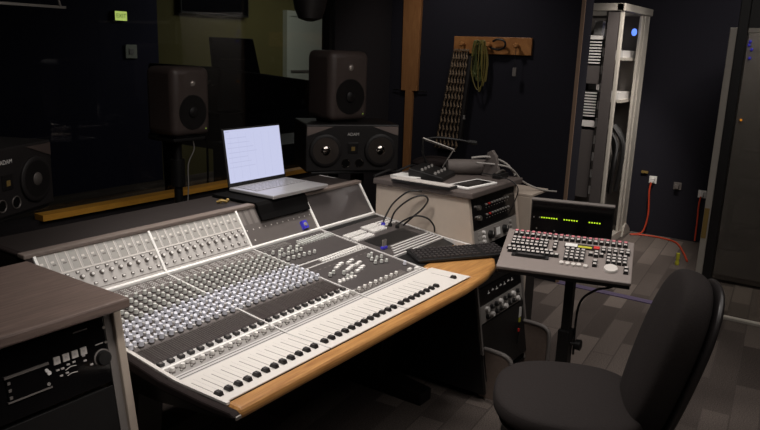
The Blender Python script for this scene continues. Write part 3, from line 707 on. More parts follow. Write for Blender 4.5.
MB().lathe([(0.0405, -0.010), (0.0415, 0.0), (0.0405, 0.010)], (0.09, 0, 0.040), (1, 0, 0), 20).build('band', 'black', tb)
hp = MB(); hp.ball((0, 0, 0.036), 1.0, 20, 0, (0.12, 0.07, 0.036)); o = hp.build('padded_pouch', 'vinyl', None, sm=True); o.location = (2.175, 1.93, TZ); o.rotation_euler = (0, 0, R(-40))
tag(o, 'dark soft pouch lying behind the grey tube on the cabinet top', 'pouch')
al = thing('desk_lamp', 'folding metal desk lamp with angled arms at the back of the cabinet top', 'lamp', (2.065, 1.890, TZ))
MB().lathe([(0.045, 0), (0.045, 0.012), (0.018, 0.02)], n=20).build('base', 'black', al, sm=True)
MB().tube([(0, 0, 0.02), (-0.035, 0.02, 0.10), (-0.045, 0.02, 0.185)], 0.007, smooth=False).build('lower_arm', 'black', al)
b = MB(); b.tube([(-0.045, 0.02, 0.185), (0.03, -0.05, 0.15), (0.08, -0.10, 0.125)], 0.005, smooth=False); b.tube([(-0.03, 0.02, 0.175), (0.09, -0.10, 0.115)], 0.003, smooth=False); b.build('upper_arm', 'steel', al)
b = MB(); b.tube([(0.08, -0.10, 0.125), (0.04, -0.06, 0.03)], 0.004, smooth=False); b.build('brace', 'steel', al)
MB().tube([(-0.045, 0.02, 0.175), (0.03, -0.02, 0.185), (0.11, -0.10, 0.175), (0.15, -0.14, 0.165)], 0.006).build('gooseneck', 'rubber', al)
MB().lathe([(0.008, 0), (0.012, 0.01), (0.012, 0.05), (0.008, 0.055)], (0.15, -0.14, 0.165), (0.5, -0.5, -0.1), 12).build('lamp_head', 'black', al)
fold = thing('folded_stand', 'black folded clip stand leaning beside the grey tube on the cabinet top', 'stand', (2.19, 1.585, TZ))
MB().prism([(-0.055, 0), (0.05, 0), (0.025, 0.125), (0.0, 0.14), (-0.025, 0.11)], -0.014, 0.014, 'x').build('wedge', 'tubegrey', fold, bevel=0.003)
MB().box(-0.05, 0.05, -0.075, -0.03, 0, 0.028).build('clip', 'black', fold, bevel=0.003)
MB().tube([(-0.05, -0.05, 0.03), (0.0, -0.06, 0.042), (0.05, -0.05, 0.03)], 0.005).build('bar', 'steel', fold)
def cable(name, label, pts, r, m, cat='cable', group=None):
    b = MB(); b.tube(pts, r, 8); o = b.build(name, m, None, sm=True, org=pts[0]); return tag(o, label, cat, group)
cable('audio_cable', 'pale grey cable looping off the right corner of the cabinet top', [(2.10, 1.66, TZ + 0.10), (2.17, 1.60, TZ + 0.105), (2.24, 1.54, TZ + 0.075), (2.27, 1.50, TZ + 0.03), (2.275, 1.49, TZ + 0.008)], 0.006, 'greycab')
cable('audio_cable', 'pale grey cable trailing from the cabinet top across the small shelf', [(2.12, 1.64, TZ + 0.075), (2.23, 1.51, TZ + 0.055), (2.34, 1.47, TZ - 0.03), (2.42, 1.40, TZ - 0.075), (2.55, 1.36, TZ - 0.10)], 0.005, 'greycab')
cable('audio_cable', 'thin black cable hanging down the front of the black rack unit', [(2.10, 1.60, TZ + 0.03), (2.09, 1.45, TZ + 0.02), (2.085, 1.385, TZ - 0.02), (2.08, 1.40, TZ - 0.10), (2.078, 1.425, TZ - 0.165)], 0.003, 'rubber')
cable('audio_cable', 'black cables tangled along the back of the cabinet top', [(1.72, 2.0, TZ + 0.01), (1.82, 1.98, TZ + 0.03), (1.90, 1.99, TZ + 0.012), (1.98, 1.95, TZ + 0.04), (2.1, 1.97, TZ + 0.02), (2.2, 1.95, TZ + 0.03), (2.25, 1.97, TZ + 0.008)], 0.006, 'rubber')
# small side shelf right of the cabinet
sh = thing('side_shelf', 'small beige shelf unit on the right side of the equipment cabinet', 'shelf', (2.40, 1.55, -0.060))
MB().box(-0.115, 0.11, -0.16, 0.22, 0.985, 1.000).build('top', 'beige', sh, bevel=0.003)
MB().box(-0.115, -0.100, -0.16, 0.22, 0.06, 0.985).build('side_panel', 'beige', sh, bevel=0.003)
MB().box(-0.10, 0.10, -0.12, 0.20, 0.895, 0.910).build('lower_shelf', 'beige', sh, bevel=0.003)
MB().box(-0.10, 0.10, 0.20, 0.215, 0.06, 0.985).build('back_panel', 'beige', sh)
MB().box(-0.09, 0.115, -0.125, 0.19, 0.06, 0.885).build('black_box', 'black', sh, bevel=0.003)
MB().box(-0.065, -0.058, -0.129, -0.124, 0.80, 0.807).build('red_light', 'e_red', sh)
b = MB(); b.lathe([(0.03, 0), (0.036, 0.008), (0.03, 0.018), (0.012, 0.022)], (2.40, 1.50, 0.850), n=20); tag(b.build('tape_roll', 'paper', org=(2.40, 1.50, 0.85), sm=True), 'round white puck lying inside the small beige shelf', 'tape roll')

# ================================================================== CABLES WITH BLUE PLUGS on the console
def patch(label, X, y, pts, plug='blueplug'):
    p0 = SP(X, y, 0.002); t = thing('patch_cable', label, 'cable', p0, group=None)
    MB().cyl((0, 0, 0), (0, 0, 0.014), 0.011, 0.009, 12).build('plug', plug, t)
    b = MB(); b.tube([(0, 0, 0.012)] + [tuple(Vector(q) - p0) for q in pts], 0.0045, 8); b.build('lead', 'rubber', t, sm=True)
patch('black cable with blue plug arching highest beside the beige cabinet side', 1.607, 1.86, [(1.625, 1.862, 0.86), (1.66, 1.842, 0.925), (1.69, 1.784, 0.985), (1.705, 1.731, 0.998), (1.716, 1.716, 0.996)])
patch('black cable looping from the console toward the beige cabinet side', 1.630, 1.835, [(1.645, 1.82, 0.89), (1.66, 1.775, 0.94), (1.68, 1.73, 0.972), (1.70, 1.691, 0.980), (1.706, 1.675, 0.958), (1.700, 1.70, 0.914), (1.685, 1.745, 0.867), (1.67, 1.785, 0.824)], 'black')
patch('black cable in a low arch ending at the console edge', 1.640, 1.80, [(1.66, 1.772, 0.854), (1.68, 1.72, 0.880), (1.70, 1.667, 0.872), (1.715, 1.640, 0.838), (1.717, 1.635, 0.808)], 'black')
jk = thing('blue_plugs', 'pair of blue and silver plugs standing at the front of the dark console panel', 'plug', SP(1.345, 1.672, 0.001))
MB().box(-0.020, 0.016, -0.008, 0.008, 0, 0.012).build('plug_base', 'blueplug', jk, bevel=0.002)
for s in (-0.010, 0.008): MB().cyl((s, 0, 0.012), (s, 0, 0.042), 0.0055, 0.0045, 10).build('plug_pin', 'steel', jk)

# ================================================================== TYPING KEYBOARD on the wooden wing
tk = thing('computer_keyboard', 'black computer keyboard lying across the wooden console wing', 'keyboard', (1.556, 1.418, 0.772), R(-34))
MB().prism([(-0.070, 0), (0.070, 0), (0.070, 0.024), (-0.070, 0.012)], -0.225, 0.225, 'x').build('case', 'black', tk, bevel=0.004)
ke = MB(); ke.hexa([(-0.0085, -0.0085, 0), (0.0085, -0.0085, 0), (0.0085, 0.0085, 0), (-0.0085, 0.0085, 0), (-0.0065, -0.0065, 0.008), (0.0065, -0.0065, 0.008), (0.0065, 0.0065, 0.008), (-0.0065, 0.0065, 0.008)])
ked = ke.data('key', ['keyk'])
for r in range(5):
    for q in range(20):
        if q in (14,): continue
        place(ked, 'key', T(-0.205 + q * 0.0216, -0.050 + r * 0.0235, 0.014 + r * 0.0021) @ RX(math.atan(0.0857)), tk)

# ================================================================== KEYBOARD CONTROLLER on its stand
A, TL_ = R(-74.83), R(18.67)
ctrl_mw = T(1.594, 0.941, 0.862) @ RZ(A) @ RX(TL_)
ct = thing('studio_controller', 'grey slanted studio controller with black keys and white jog wheel on stand', 'controller', mw=ctrl_mw)
hw, hh = 0.260, 0.1455
MB().box(-hw, hw, -hh, hh, -0.016, 0.0).build('top_panel', 'ctrl', ct, bevel=0.004)
MB().box(-hw + 0.004, hw - 0.004, -hh + 0.004, hh - 0.004, -0.034, -0.016).build('base_tray', 'black', ct, bevel=0.003)
def keymesh(w, h, capm, name='key'):
    b = MB(); b.box(-w / 2, w / 2, -h / 2, h / 2, 0, 0.006, 0)
    b.hexa([(-w * .42, -h * .42, .006), (w * .42, -h * .42, .006), (w * .42, h * .42, .006), (-w * .42, h * .42, .006), (-w * .36, -h * .33, .012), (w * .36, -h * .33, .012), (w * .36, h * .38, .012), (-w * .36, h * .38, .012)], 0); b.box(-w * .33, w * .33, -h * .28, h * .36, .0120, .0128, 1)
    return b, b.data(name, ['black', capm])
ks = 0.0186
K = {c: keymesh(ks, ks, c) for c in ('keyw', 'keyr', 'keyg', 'keyk')}
its = []
def kx(u): return -hw + u * 2 * hw
def ky(v): return hh - v * 2 * hh
for q in range(20):                                   # double function row
    its.append(('keyr', kx(0.075 + q * 0.0452), ky(0.085))); its.append(('keyg', kx(0.075 + q * 0.0452), ky(0.145)))
for r in range(3):
    for q in range(8): its.append(('keyr' if (r == 0 and q in (2, 3, 4, 5)) else 'keyg', kx(0.075 + q * 0.0365), ky(0.265 + r * 0.075)))
for r in range(3): its.append(('keyg', kx(0.405), ky(0.265 + r * 0.075)))
for r in range(2):
    for q in range(10 + r): its.append(('keyg', kx(0.055 + q * 0.0365 + 0.012 * r), ky(0.515 + r * 0.075)))
for r in range(2):
    for q in range(5): its.append(('keyg', kx(0.775 + q * 0.0452), ky(0.275 + r * 0.065)))
for r in range(4):
    for q in range(4): its.append(('keyg', kx(0.505 + q * 0.0400), ky(0.40 + r * 0.075)))
for r in range(3):
    for q in range(4): its.append(('keyg', kx(0.82 + q * 0.0400), ky(0.44 + r * 0.075)))
for u, v in ((0.685, 0.45), (0.725, 0.47), (0.765, 0.45), (0.725, 0.40), (0.725, 0.62), (0.725, 0.70), (0.955, 0.70), (0.955, 0.78)): its.append(('keyg', kx(u), ky(v)))
for c, x, y in its:
    if c == 'keyr': place(K[c][1], 'key', T(x, y, 0), ct)
place_many(ct, 'key', [(K[c][0], K[c][1], T(x, y, 0)) for c, x, y in its if c != 'keyr'], 'keys', ['black', 'keyg'], cap=76, wmx=ctrl_mw)
kb2, kbd = keymesh(0.150, 0.019, 'keyk', 'space_bar'); place(kbd, 'space_bar', T(kx(0.235), ky(0.675), 0), ct)
b = MB(); b.box(kx(0.475), kx(0.745), ky(0.335), ky(0.245), 0, 0.006, 0); b.box(kx(0.480), kx(0.575), ky(0.325), ky(0.250), 0.006, 0.008, 1); b.box(kx(0.580), kx(0.685), ky(0.325), ky(0.280), 0.006, 0.007, 2)
b.build('display_strip', ['black', 'paper', 'yellow'], ct)
MB().box(kx(0.700), kx(0.745), ky(0.330), ky(0.265), 0.006, 0.012).build('red_button', 'red', ct, bevel=0.002)
for u, v in ((0.48, 0.74), (0.525, 0.745), (0.57, 0.75), (0.61, 0.745), (0.66, 0.755)):
    b = MB(); b.cyl((0, 0, 0), (0, 0, 0.008), 0.010, 0.009, 14); o = b.build('white_button', 'keyw', ct); o.location = (kx(u), ky(v), 0)
b = MB(); b.lathe([(0.028, 0), (0.0275, 0.006), (0.025, 0.010), (0.010, 0.0095)], (0, 0, 0), (0, 0, 1), 28); o = b.build('jog_wheel', 'keyw', ct, sm=True); o.location = (kx(0.845), ky(0.74), 0)
# meter display behind it
mdm = T(1.905, 1.040, 0.935) @ RZ(A) @ RX(R(6))
md = thing('meter_display', 'black upright display with rows of green lights behind the studio controller', 'meter display', mw=mdm)
MB().box(-0.180, 0.180, 0.0, 0.030, -0.075, 0.075).build('case', 'black', md, bevel=0.003)
MB().box(-0.174, 0.174, -0.003, 0.0, -0.068, 0.068).build('front_glass', 'gloss', md)
MB().box(-0.181, 0.181, -0.001, 0.032, 0.073, 0.078).build('top_edge', 'mgrey', md)
for g, n in ((-0.105, 7), (-0.005, 6), (0.105, 5)):
    b = MB()
    for k in range(n): b.box(g - 0.028 + k * 0.011, g - 0.022 + k * 0.011, -0.0045, -0.003, -0.006, -0.001)
    b.build('green_lights', 'e_green', md)
for x, z in ((-0.165, -0.005), (-0.14, -0.004), (-0.15, -0.058), (-0.07, -0.062)): MB().box(x - 0.0025, x + 0.0025, -0.004, -0.003, z - 0.003, z + 0.003).build('white_mark', 'knob_d', md)
# stand
stc = thing('controller_stand', 'black pole stand with knob carrying the studio controller', 'stand', (1.655, 0.930, 0.0))
MB().lathe([(0.24, 0), (0.24, 0.012), (0.10, 0.025), (0.035, 0.035)], n=32).build('base', 'black', stc, sm=True)
pol = MB().box(-0.030, 0.030, -0.026, 0.026, 0.03, 0.52).build('pole', 'black', stc, bevel=0.006)
MB().box(-0.020, 0.020, -0.018, 0.018, 0.50, 0.815).build('inner_pole', 'black', stc, bevel=0.004)
MB().lathe([(0.007, 0), (0.007, 0.018), (0.022, 0.020), (0.024, 0.042), (0.016, 0.046)], (0.0, -0.026, 0.46), (0.1, -1, 0), 16).build('height_knob', 'black', pol, sm=True)
o = MB().box(-0.10, 0.10, -0.09, 0.09, -0.004, 0.004).build('top_plate', 'black', stc); o.matrix_local = T(-0.02, 0.0, 0.8245) @ RZ(A) @ RX(TL_)
b = MB(); b.tube([(0.03, 0.03, 0.80), (0.12, 0.06, 0.80), (0.22, 0.09, 0.83), (0.266, 0.115, 0.862)], 0.012); b.build('display_arm', 'black', stc)
cable('controller_cable', 'thin black cable curving from the controller underside to its pole', [(1.70, 0.73, 0.83), (1.70, 0.76, 0.74), (1.69, 0.84, 0.70), (1.68, 0.895, 0.62), (1.683, 0.898, 0.40)], 0.005, 'rubber')

# ================================================================== OFFICE CHAIR
chm = T(1.13, 0.725, 0.0) @ RZ(R(22))      # chair faces local +Y
ch = thing('office_chair', 'black padded office chair with rounded backrest in front of the console', 'chair', mw=chm)
def pad(name, outline, thick, crown, m, parent, mx, levels=2):
    """soft cushion: rings scaled from an outline"""
    b = MB(); n = len(outline); vs = []
    rings = [(0.90, -thick / 2), (0.985, -thick * 0.32), (1.0, 0.0), (0.985, thick * 0.30), (0.92, thick * 0.46), (0.62, thick * 0.5 + crown * 0.75), (0.25, thick * 0.5 + crown)]
    for s, h in rings: vs += [(p[0] * s, p[1] * s, h) for p in outline]
    fs = []
    for i in range(len(rings) - 1):
        for k in range(n): fs.append((i * n + k, i * n + (k + 1) % n, (i + 1) * n + (k + 1) % n, (i + 1) * n + k))
    fs.append(tuple(range(n))[::-1]); fs.append(tuple(range((len(rings) - 1) * n, len(rings) * n)))
    b.add(vs, fs); o = b.build(name, m, parent, sm=True); o.matrix_local = mx
    for p in o.data.polygons: p.use_smooth = True
    ss = o.modifiers.new('sub', 'SUBSURF'); ss.levels = levels; ss.render_levels = levels
    return o
def superellipse(a, b_, e, n=28, taper=0.0):
    out = []
    for k in range(n):
        t = 2 * PI * k / n; c, s = math.cos(t), math.sin(t)
        x = a * math.copysign(abs(c) ** (2 / e), c); y = b_ * math.copysign(abs(s) ** (2 / e), s)
        out.append((x * (1 - taper * y / b_), y))
    return out
pad('seat', superellipse(0.262, 0.262, 2.6, taper=0.04), 0.085, 0.012, 'chair', ch, T(0, 0, 0.472))
pad('seat_shell', superellipse(0.24, 0.24, 2.7), 0.03, 0.0, 'chairshell', ch, T(0, 0, 0.420))
bk = T(0, -0.262, 0.765) @ RX(R(90 + 15))       # local z of the pad = out of the back, toward the sitter after flipping
bk = T(0, -0.288, 0.665) @ RX(R(-90 + 14))
bko = pad('backrest', superellipse(0.185, 0.325, 2.6, taper=0.10), 0.120, 0.018, 'chair', ch, bk)
pad('back_shell', superellipse(0.182, 0.320, 2.6, taper=0.10), 0.03, 0.0, 'chairshell', ch, bk @ T(0, 0, -0.070))
MB().tube([(0, -0.05, 0.385), (0, -0.24, 0.385), (0, -0.30, 0.42), (0, -0.325, 0.60)], 0.022, 10).build('back_bracket', 'chairshell', ch, sm=True)
MB().lathe([(0.028, 0.06), (0.028, 0.24), (0.02, 0.24), (0.02, 0.39), (0.09, 0.39), (0.09, 0.40)], n=16).build('gas_column', 'chairshell', ch, sm=True)
for k in range(5):
    a = 2 * PI * k / 5 + 0.3; u = Vector((math.cos(a), math.sin(a), 0))
    b = MB(); b.tube([u * 0.02 + Vector((0, 0, 0.10)), u * 0.18 + Vector((0, 0, 0.09)), u * 0.29 + Vector((0, 0, 0.07))], 0.018, 8); b.build('base_arm', 'chairshell', ch, sm=True)
    b = MB(); b.cyl(u * 0.29 + Vector((-u.y, u.x, 0)) * 0.022 + Vector((0, 0, 0.027)), u * 0.29 - Vector((-u.y, u.x, 0)) * 0.022 + Vector((0, 0, 0.027)), 0.027, n=16); b.build('caster', 'black', ch, sm=True)

# ================================================================== LOUDSPEAKERS
def near_field(label, x, y, z, rz, sc=1.0):
    """rounded two-way monitor, front faces local -Y"""
    t = thing('studio_monitor', label, 'loudspeaker', (x, y, z), rz, 'two-way studio monitors'); t.scale = (sc, sc, sc)
    w, h, dp = 0.237, 0.35, 0.215
    o = MB().box(-w / 2, w / 2, -dp / 2, dp / 2, 0.012, h).build('cabinet', 'spk', t, bevel=0.035, seg=4, sm=True)
    MB().box(-0.08, 0.08, -0.07, 0.07, 0.0, 0.014).build('foot', 'black', t, bevel=0.004)
    fy = -dp / 2
    MB().lathe([(0.086, 0.000), (0.086, 0.004), (0.080, 0.005), (0.070, 0.002)], (0, fy + 0.001, 0.130), (0, -1, 0), 32).build('woofer_ring', 'cone', t, sm=True)
    MB().lathe([(0.074, 0.004), (0.060, 0.003), (0.030, 0.0022), (0.026, 0.010), (0.014, 0.015), (0.004, 0.016)], (0, fy + 0.0005, 0.130), (0, -1, 0), 32).build('woofer', 'cone', t, sm=True)
    wg = MB().lathe([(0.060, 0.0005), (0.045, 0.002), (0.024, 0.003), (0.020, 0.004)], (0, fy, 0.270), (0, -1, 0), 28).build('waveguide', 'spk', t, sm=True)
    MB().lathe([(0.017, 0.003), (0.015, 0.008), (0.009, 0.0115), (0.003, 0.0125)], (0, fy + 0.0006, 0.270), (0, -1, 0), 20).build('tweeter', 'chrome', wg, sm=True)
    MB().box(0.078, 0.084, fy - 0.002, fy + 0.001, 0.042, 0.048).build('power_light', 'led_dim', t)
    return t
M['led_dim'] = emit('led_dim', (120, 140, 60), 0.7)
def mid_field(label, x, y, z, rz, cap='chromecap', cone='conegloss', wing='wing'):
    """wide three-way monitor with two woofers"""
    t = thing('midfield_monitor', label, 'loudspeaker', (x, y, z), rz, 'wide three-way monitors')
    w, h, dp = 0.545, 0.268, 0.36; fy = -dp / 2
    MB().box(-w / 2, w / 2, fy, dp / 2, 0.0, h).build('cabinet', 'spkd', t, bevel=0.008)
    for s in (-1, 1):
        MB().prism([(s * 0.265, h - 0.012), (s * 0.115, h - 0.012), (s * 0.265, h - 0.064)], fy - 0.004, fy + 0.002, 'y').build('wing_panel', wing, t)
        MB().lathe([(0.092, 0.0), (0.092, 0.010), (0.086, 0.014), (0.074, 0.014), (0.070, 0.010)], (s * 0.160, fy + 0.001, 0.122), (0, -1, 0), 36).build('woofer_ring', 'spkd', t, sm=True)
        wf = MB().lathe([(0.074, 0.013), (0.066, 0.0115), (0.052, 0.007), (0.036, 0.003), (0.030, 0.002)], (s * 0.160, fy - 0.0005, 0.122), (0, -1, 0), 32).build('woofer', cone, t, sm=True)
        MB().lathe([(0.034, 0.002), (0.031, 0.009), (0.024, 0.015), (0.013, 0.019), (0.004, 0.0205)], (s * 0.160, fy - 0.001, 0.122), (0, -1, 0), 28).build('dust_cap', cap, wf, sm=True)
        MB().lathe([(0.026, 0.0), (0.026, 0.003), (0.0235, 0.005), (0.021, 0.003), (0.020, 0.001)], (s * 0.040, fy + 0.0005, 0.048), (0, -1, 0), 24).build('bass_port', cap, t, sm=True)
        MB().cyl((s * 0.040, fy + 0.001, 0.048), (s * 0.040, fy - 0.0012, 0.048), 0.0205, n=24).build('port_mouth', 'pad', t)
    rt_ = MB().box(-0.030, 0.030, fy - 0.004, fy, 0.105, 0.165).build('ribbon_tweeter', 'cone', t, bevel=0.003)
    MB().box(-0.010, 0.010, fy - 0.006, fy - 0.004, 0.120, 0.142).build('tweeter_mark', 'brass', rt_)
    text('ADAM', 'emblem', 0.024, 'knob_w', t, T(0, fy - 0.002, 0.212) @ RX(R(90)))
    return t
M['port'] = mat('port_grey', (92, 84, 80), 0.35, var=0.06)
def spk_stand(label, x, y, zt, rz, w=0.24, d=0.22, two=True):
    t = thing('speaker_stand', label, 'speaker stand', (x, y, 0), rz)
    MB().box(-0.20, 0.20, -0.18, 0.18, 0, 0.02).build('base', 'black', t, bevel=0.004)
    if two:
        for s in (-0.08, 0.08): MB().box(s - 0.03, s + 0.03, -0.04, 0.04, 0.02, zt - 0.015).build('pole', 'black', t, bevel=0.004)
    else:
        MB().cyl((0, 0, 0.02), (0, 0, zt - 0.015), 0.022, n=16).build('pole', 'black', t, sm=True)
        MB().cyl((0, 0, zt - 0.26), (0, 0, zt - 0.12), 0.036, n=16).build('collar', 'black', t, sm=True)
    MB().box(-w / 2, w / 2, -d / 2, d / 2, zt - 0.015, zt).build('top_plate', 'black', t, bevel=0.003)
    return t
# right pair
spk_stand('black speaker stand under the wide two-woofer speaker by the doorway wall', 2.165, 2.53, 0.965, R(-35), 0.50, 0.34)
mid_field('wide black speaker with two shiny woofers under a smaller speaker, by the wooden post', 2.165, 2.53, 0.965, R(-38))
near_field('grey two-way speaker standing on the wide two-woofer speaker beside the wooden post', 2.120, 2.560, 1.233, R(-16), 1.15)
# centre
spk_stand('thin black pole stand under the brownish speaker in front of the window', 1.235, 2.90, 1.185, 0, 0.20, 0.20, two=False)
near_field('brownish two-way speaker alone on a pole stand in front of the dark window', 1.235, 2.88, 1.185, R(0))
cable('speaker_cable', 'thin grey cable hanging beside the pole of the speaker before the window', [(1.262, 2.82, 1.19), (1.285, 2.83, 1.12), (1.270, 2.86, 1.04), (1.275, 2.87, 0.92), (1.270, 2.88, 0.78), (1.25, 2.88, 0.60)], 0.003, 'greycab')
# left
spk_stand('black speaker stand under the wide speaker at the dark left end of the window', 0.165, 2.84, 0.975, R(25), 0.50, 0.34)
mid_field('wide black speaker in the dark left of the brownish speaker on the pole', 0.165, 2.84, 0.975, R(24), 'capshade', 'cone', 'spk')  # dim light at this end put into duller caps, cones and wings
near_field('shadowed two-way speaker on the wide speaker at the far left', 0.13, 2.85, 1.243, R(20))

# ================================================================== DOORWAY WALL: post, coat rail, cords
pt = MB(); pt.prism([(-0.075, 1.33), (0.075, 1.33), (0.090, H - 0.002), (-0.085, H - 0.002)], -0.03, 0.0, 'x'); pt.prism([(-0.028, 0.0), (0.028, 0.0), (0.034, 1.33), (-0.034, 1.33)], -0.03, 0.0, 'x')
o = pt.build('wooden_post', 'postwood', None, bevel=0.002); o.location = (3.748, 3.09, 0.0)
tag(o, 'tall reddish wooden board on the dark wall, narrower below head height', 'board')
b = MB(); b.tube([(3.735, 3.25, 1.33), (3.725, 3.1, 1.335), (3.735, 2.93, 1.33)], 0.004); tag(b.build('wall_cable', 'rubber', org=(3.735, 3.1, 1.33)), 'thin dark cable crossing the tall wooden board', 'cable')
cr = thing('coat_rail', 'wooden coat rail with round pegs fixed to the dark wall', 'coat rail', (3.748, 2.39, 1.70))
MB().box(-0.022, 0.0, -0.315, 0.315, -0.062, 0.062).build('board', 'railwood', cr, bevel=0.003)
for yy in (-0.22, 0.0, 0.22):
    MB().lathe([(0.009, 0), (0.009, 0.035), (0.018, 0.042), (0.020, 0.055), (0.012, 0.066)], (-0.022, yy, 0.0), (-1, 0, 0.1), 16).build('peg', 'railwood', cr, sm=True)
def hanging(label, y0, z0, m, n, spread, drop, x=3.69, r=0.0045):
    b = MB()
    for k in range(n):
        a = random.uniform(-1, 1) * spread; c = random.uniform(-1, 1) * spread; dd = drop * random.uniform(0.6, 1.0)
        b.tube([(x, y0, z0), (x - 0.01, y0 + a * 0.6, z0 + 0.01), (x - 0.015 + 0.02 * random.random(), y0 + a, z0 - dd * 0.55), (x - 0.005, y0 + (a + c) / 2, z0 - dd), (x + 0.015 * random.random(), y0 + c, z0 - dd * 0.5), (x, y0 + c * 0.5, z0 + 0.008), (x, y0, z0)], r, 6)
    tag(b.build('cable_bundle', m, org=(x, y0, z0), sm=True), label, 'cable bundle')
hanging('yellow cables looped in a bundle over a coat rail peg', 2.45, 1.715, 'yellowcab', 5, 0.07, 0.36, 3.680)
hanging('dark green cables hung behind the yellow ones on the coat rail', 2.50, 1.715, 'greencab', 5, 0.09, 0.30, 3.700)
b = MB(); b.tube([(3.685, 2.36, 1.73), (3.68, 2.32, 1.745), (3.68, 2.27, 1.735), (3.685, 2.26, 1.70), (3.69, 2.30, 1.675), (3.69, 2.36, 1.68), (3.69, 2.42, 1.71)], 0.008); tag(b.build('cable_loop', 'rubber', org=(3.68, 2.3, 1.7), sm=True), 'dark cable loop lying sideways across the coat rail board', 'cable')
hg = thing('key_fob', 'small dark fob dangling from the last peg of the coat rail', 'fob', (3.68, 2.17, 1.70))
MB().tube([(0, 0, 0), (0.0, 0.003, -0.08), (0, 0.0, -0.15)], 0.002).build('string', 'rubber', hg); MB().box(-0.006, 0.006, -0.014, 0.014, -0.21, -0.15).build('tag_card', 'mgrey', hg, bevel=0.002)
# net of tan cord loops hanging from the rail's left end, with a dark cord bundle beside it
nt_ = thing('cord_net', 'tall tan bundle of knotted cords hanging from the left end of the coat rail', 'cord bundle', (3.66, 2.71, 0.90))
b = MB(); b.hexa([(0.02, -0.10, 0.0), (0.02, 0.10, 0.0), (0.035, 0.10, 0.0), (0.035, -0.10, 0.0), (0.02, -0.10 - 0.06, 0.75), (0.02, 0.04 - 0.06, 0.75), (0.035, 0.04 - 0.06, 0.75), (0.035, -0.10 - 0.06, 0.75)]); b.build('backing', 'spkd', nt_)
for s in range(6):
    b = MB(); pts = []
    for k in range(26):
        z = 0.76 - k * 0.030; f_ = (0.76 - z) / 0.76; yy = -0.135 + s * (0.022 + 0.014 * f_) + 0.055 * f_ - 0.02 + (0.006 if k % 2 else -0.006)
        pts.append((0.012 + (0.006 if k % 2 else -0.002), yy, z))
    b.tube(pts, 0.0058, 6)
    for p in pts[::2]: b.ball(p, 0.0105, 6)
    b.build('cord', 'perforated', nt_)
MB().tube([(0.02, -0.18, 0.72), (0.015, -0.16, 0.45), (0.02, -0.13, 0.10)], 0.022, 8).build('dark_cord', 'spkd', nt_)
MB().box(0.0, 0.012, -0.17, -0.14, 0.25, 0.28).build('white_clip', 'knob_d', nt_)

# ================================================================== EQUIPMENT RACK in the far room
RX0, RX1, RY0, RY1, RH = 4.80, 5.62, 1.765, 2.38, 2.07
rc = (5.2, 2.07, 0.0)
rk = thing('server_rack', 'tall open silver equipment rack standing in the room beyond the doorway', 'equipment rack', rc)
for x, y in ((RX0, RY0), (RX1 - 0.06, RY0), (RX0, RY1 - 0.05), (RX1 - 0.06, RY1 - 0.05)):
    MB().box(x, x + 0.032, y, y + 0.030, 0.03, RH - 0.05).build('post', 'silverpaint', rk, bevel=0.005, org=rc)
b = MB(); b.box(RX0 - 0.01, RX1 + 0.01, RY0 - 0.01, RY0 + 0.06, RH - 0.06, RH).box(RX0 - 0.01, RX0 + 0.06, RY0, RY1, RH - 0.06, RH).box(RX1 - 0.06, RX1 + 0.01, RY0, RY1, RH - 0.06, RH).box(RX0, RX1, RY1 - 0.05, RY1, RH - 0.06, RH); b.build('top_frame', 'silverpaint', rk, bevel=0.006, org=rc)
b = MB(); b.box(RX0, RX1, RY0, RY0 + 0.06, 0.0, 0.07).box(RX0, RX0 + 0.06, RY0, RY1, 0.0, 0.07).box(RX1 - 0.06, RX1, RY0, RY1, 0.0, 0.07); b.build('base_frame', 'silverpaint', rk, bevel=0.004, org=rc)
b = MB(); b.prism([(5.46, 0.0), (5.70, 0.0), (5.70, 0.04), (5.62, 0.09), (5.56, 0.12), (5.50, 0.10)], RY0 - 0.012, RY0 + 0.07, 'y'); b.build('foot_bracket', 'silverpaint', rk, bevel=0.006, org=rc)
MB().box(RX0, RX0 + 0.01, RY0 + 0.036, RY0 + 0.125, 0.07, RH - 0.06).build('front_panel', 'dgrey', rk, org=rc)
b = MB(); b.box(RX0 + 0.03, RX0 + 0.05, RY0 + 0.125, RY0 + 0.150, 0.07, RH - 0.06, 0)
for k in range(12): b.box(RX0 + 0.022, RX0 + 0.03, RY0 + 0.126, RY0 + 0.149, 0.20 + k * 0.145, 0.27 + k * 0.145, 1)
b.build('mounting_rail', ['mgrey', 'knob_w'], rk, org=rc)
MB().box(RX1 - 0.01, RX1, RY0 + 0.05, RY1 - 0.05, 0.07, RH - 0.06).build('back_panel', 'mgrey', rk, org=rc)
MB().box(RX0 + 0.02, RX1 - 0.02, RY1 - 0.012, RY1, 0.07, RH - 0.06).build('side_panel', 'black', rk, org=rc)
MB().box(5.36, 5.42, RY0 + 0.006, RY0 + 0.03, 0.07, RH - 0.06).build('rear_panel', 'silverpaint', rk, bevel=0.004, org=rc)
MB().box(5.45, RX1 - 0.06, RY0 + 0.002, RY0 + 0.03, 0.07, RH - 0.06).build('rear_panel', 'silverpaint', rk, bevel=0.004, org=rc)
for x in (): MB().box(x, x + 0.03, RY0 + 0.02, RY0 + 0.05, 0.07, RH - 0.06).build('inner_rail', 'silverpaint', rk, org=rc)
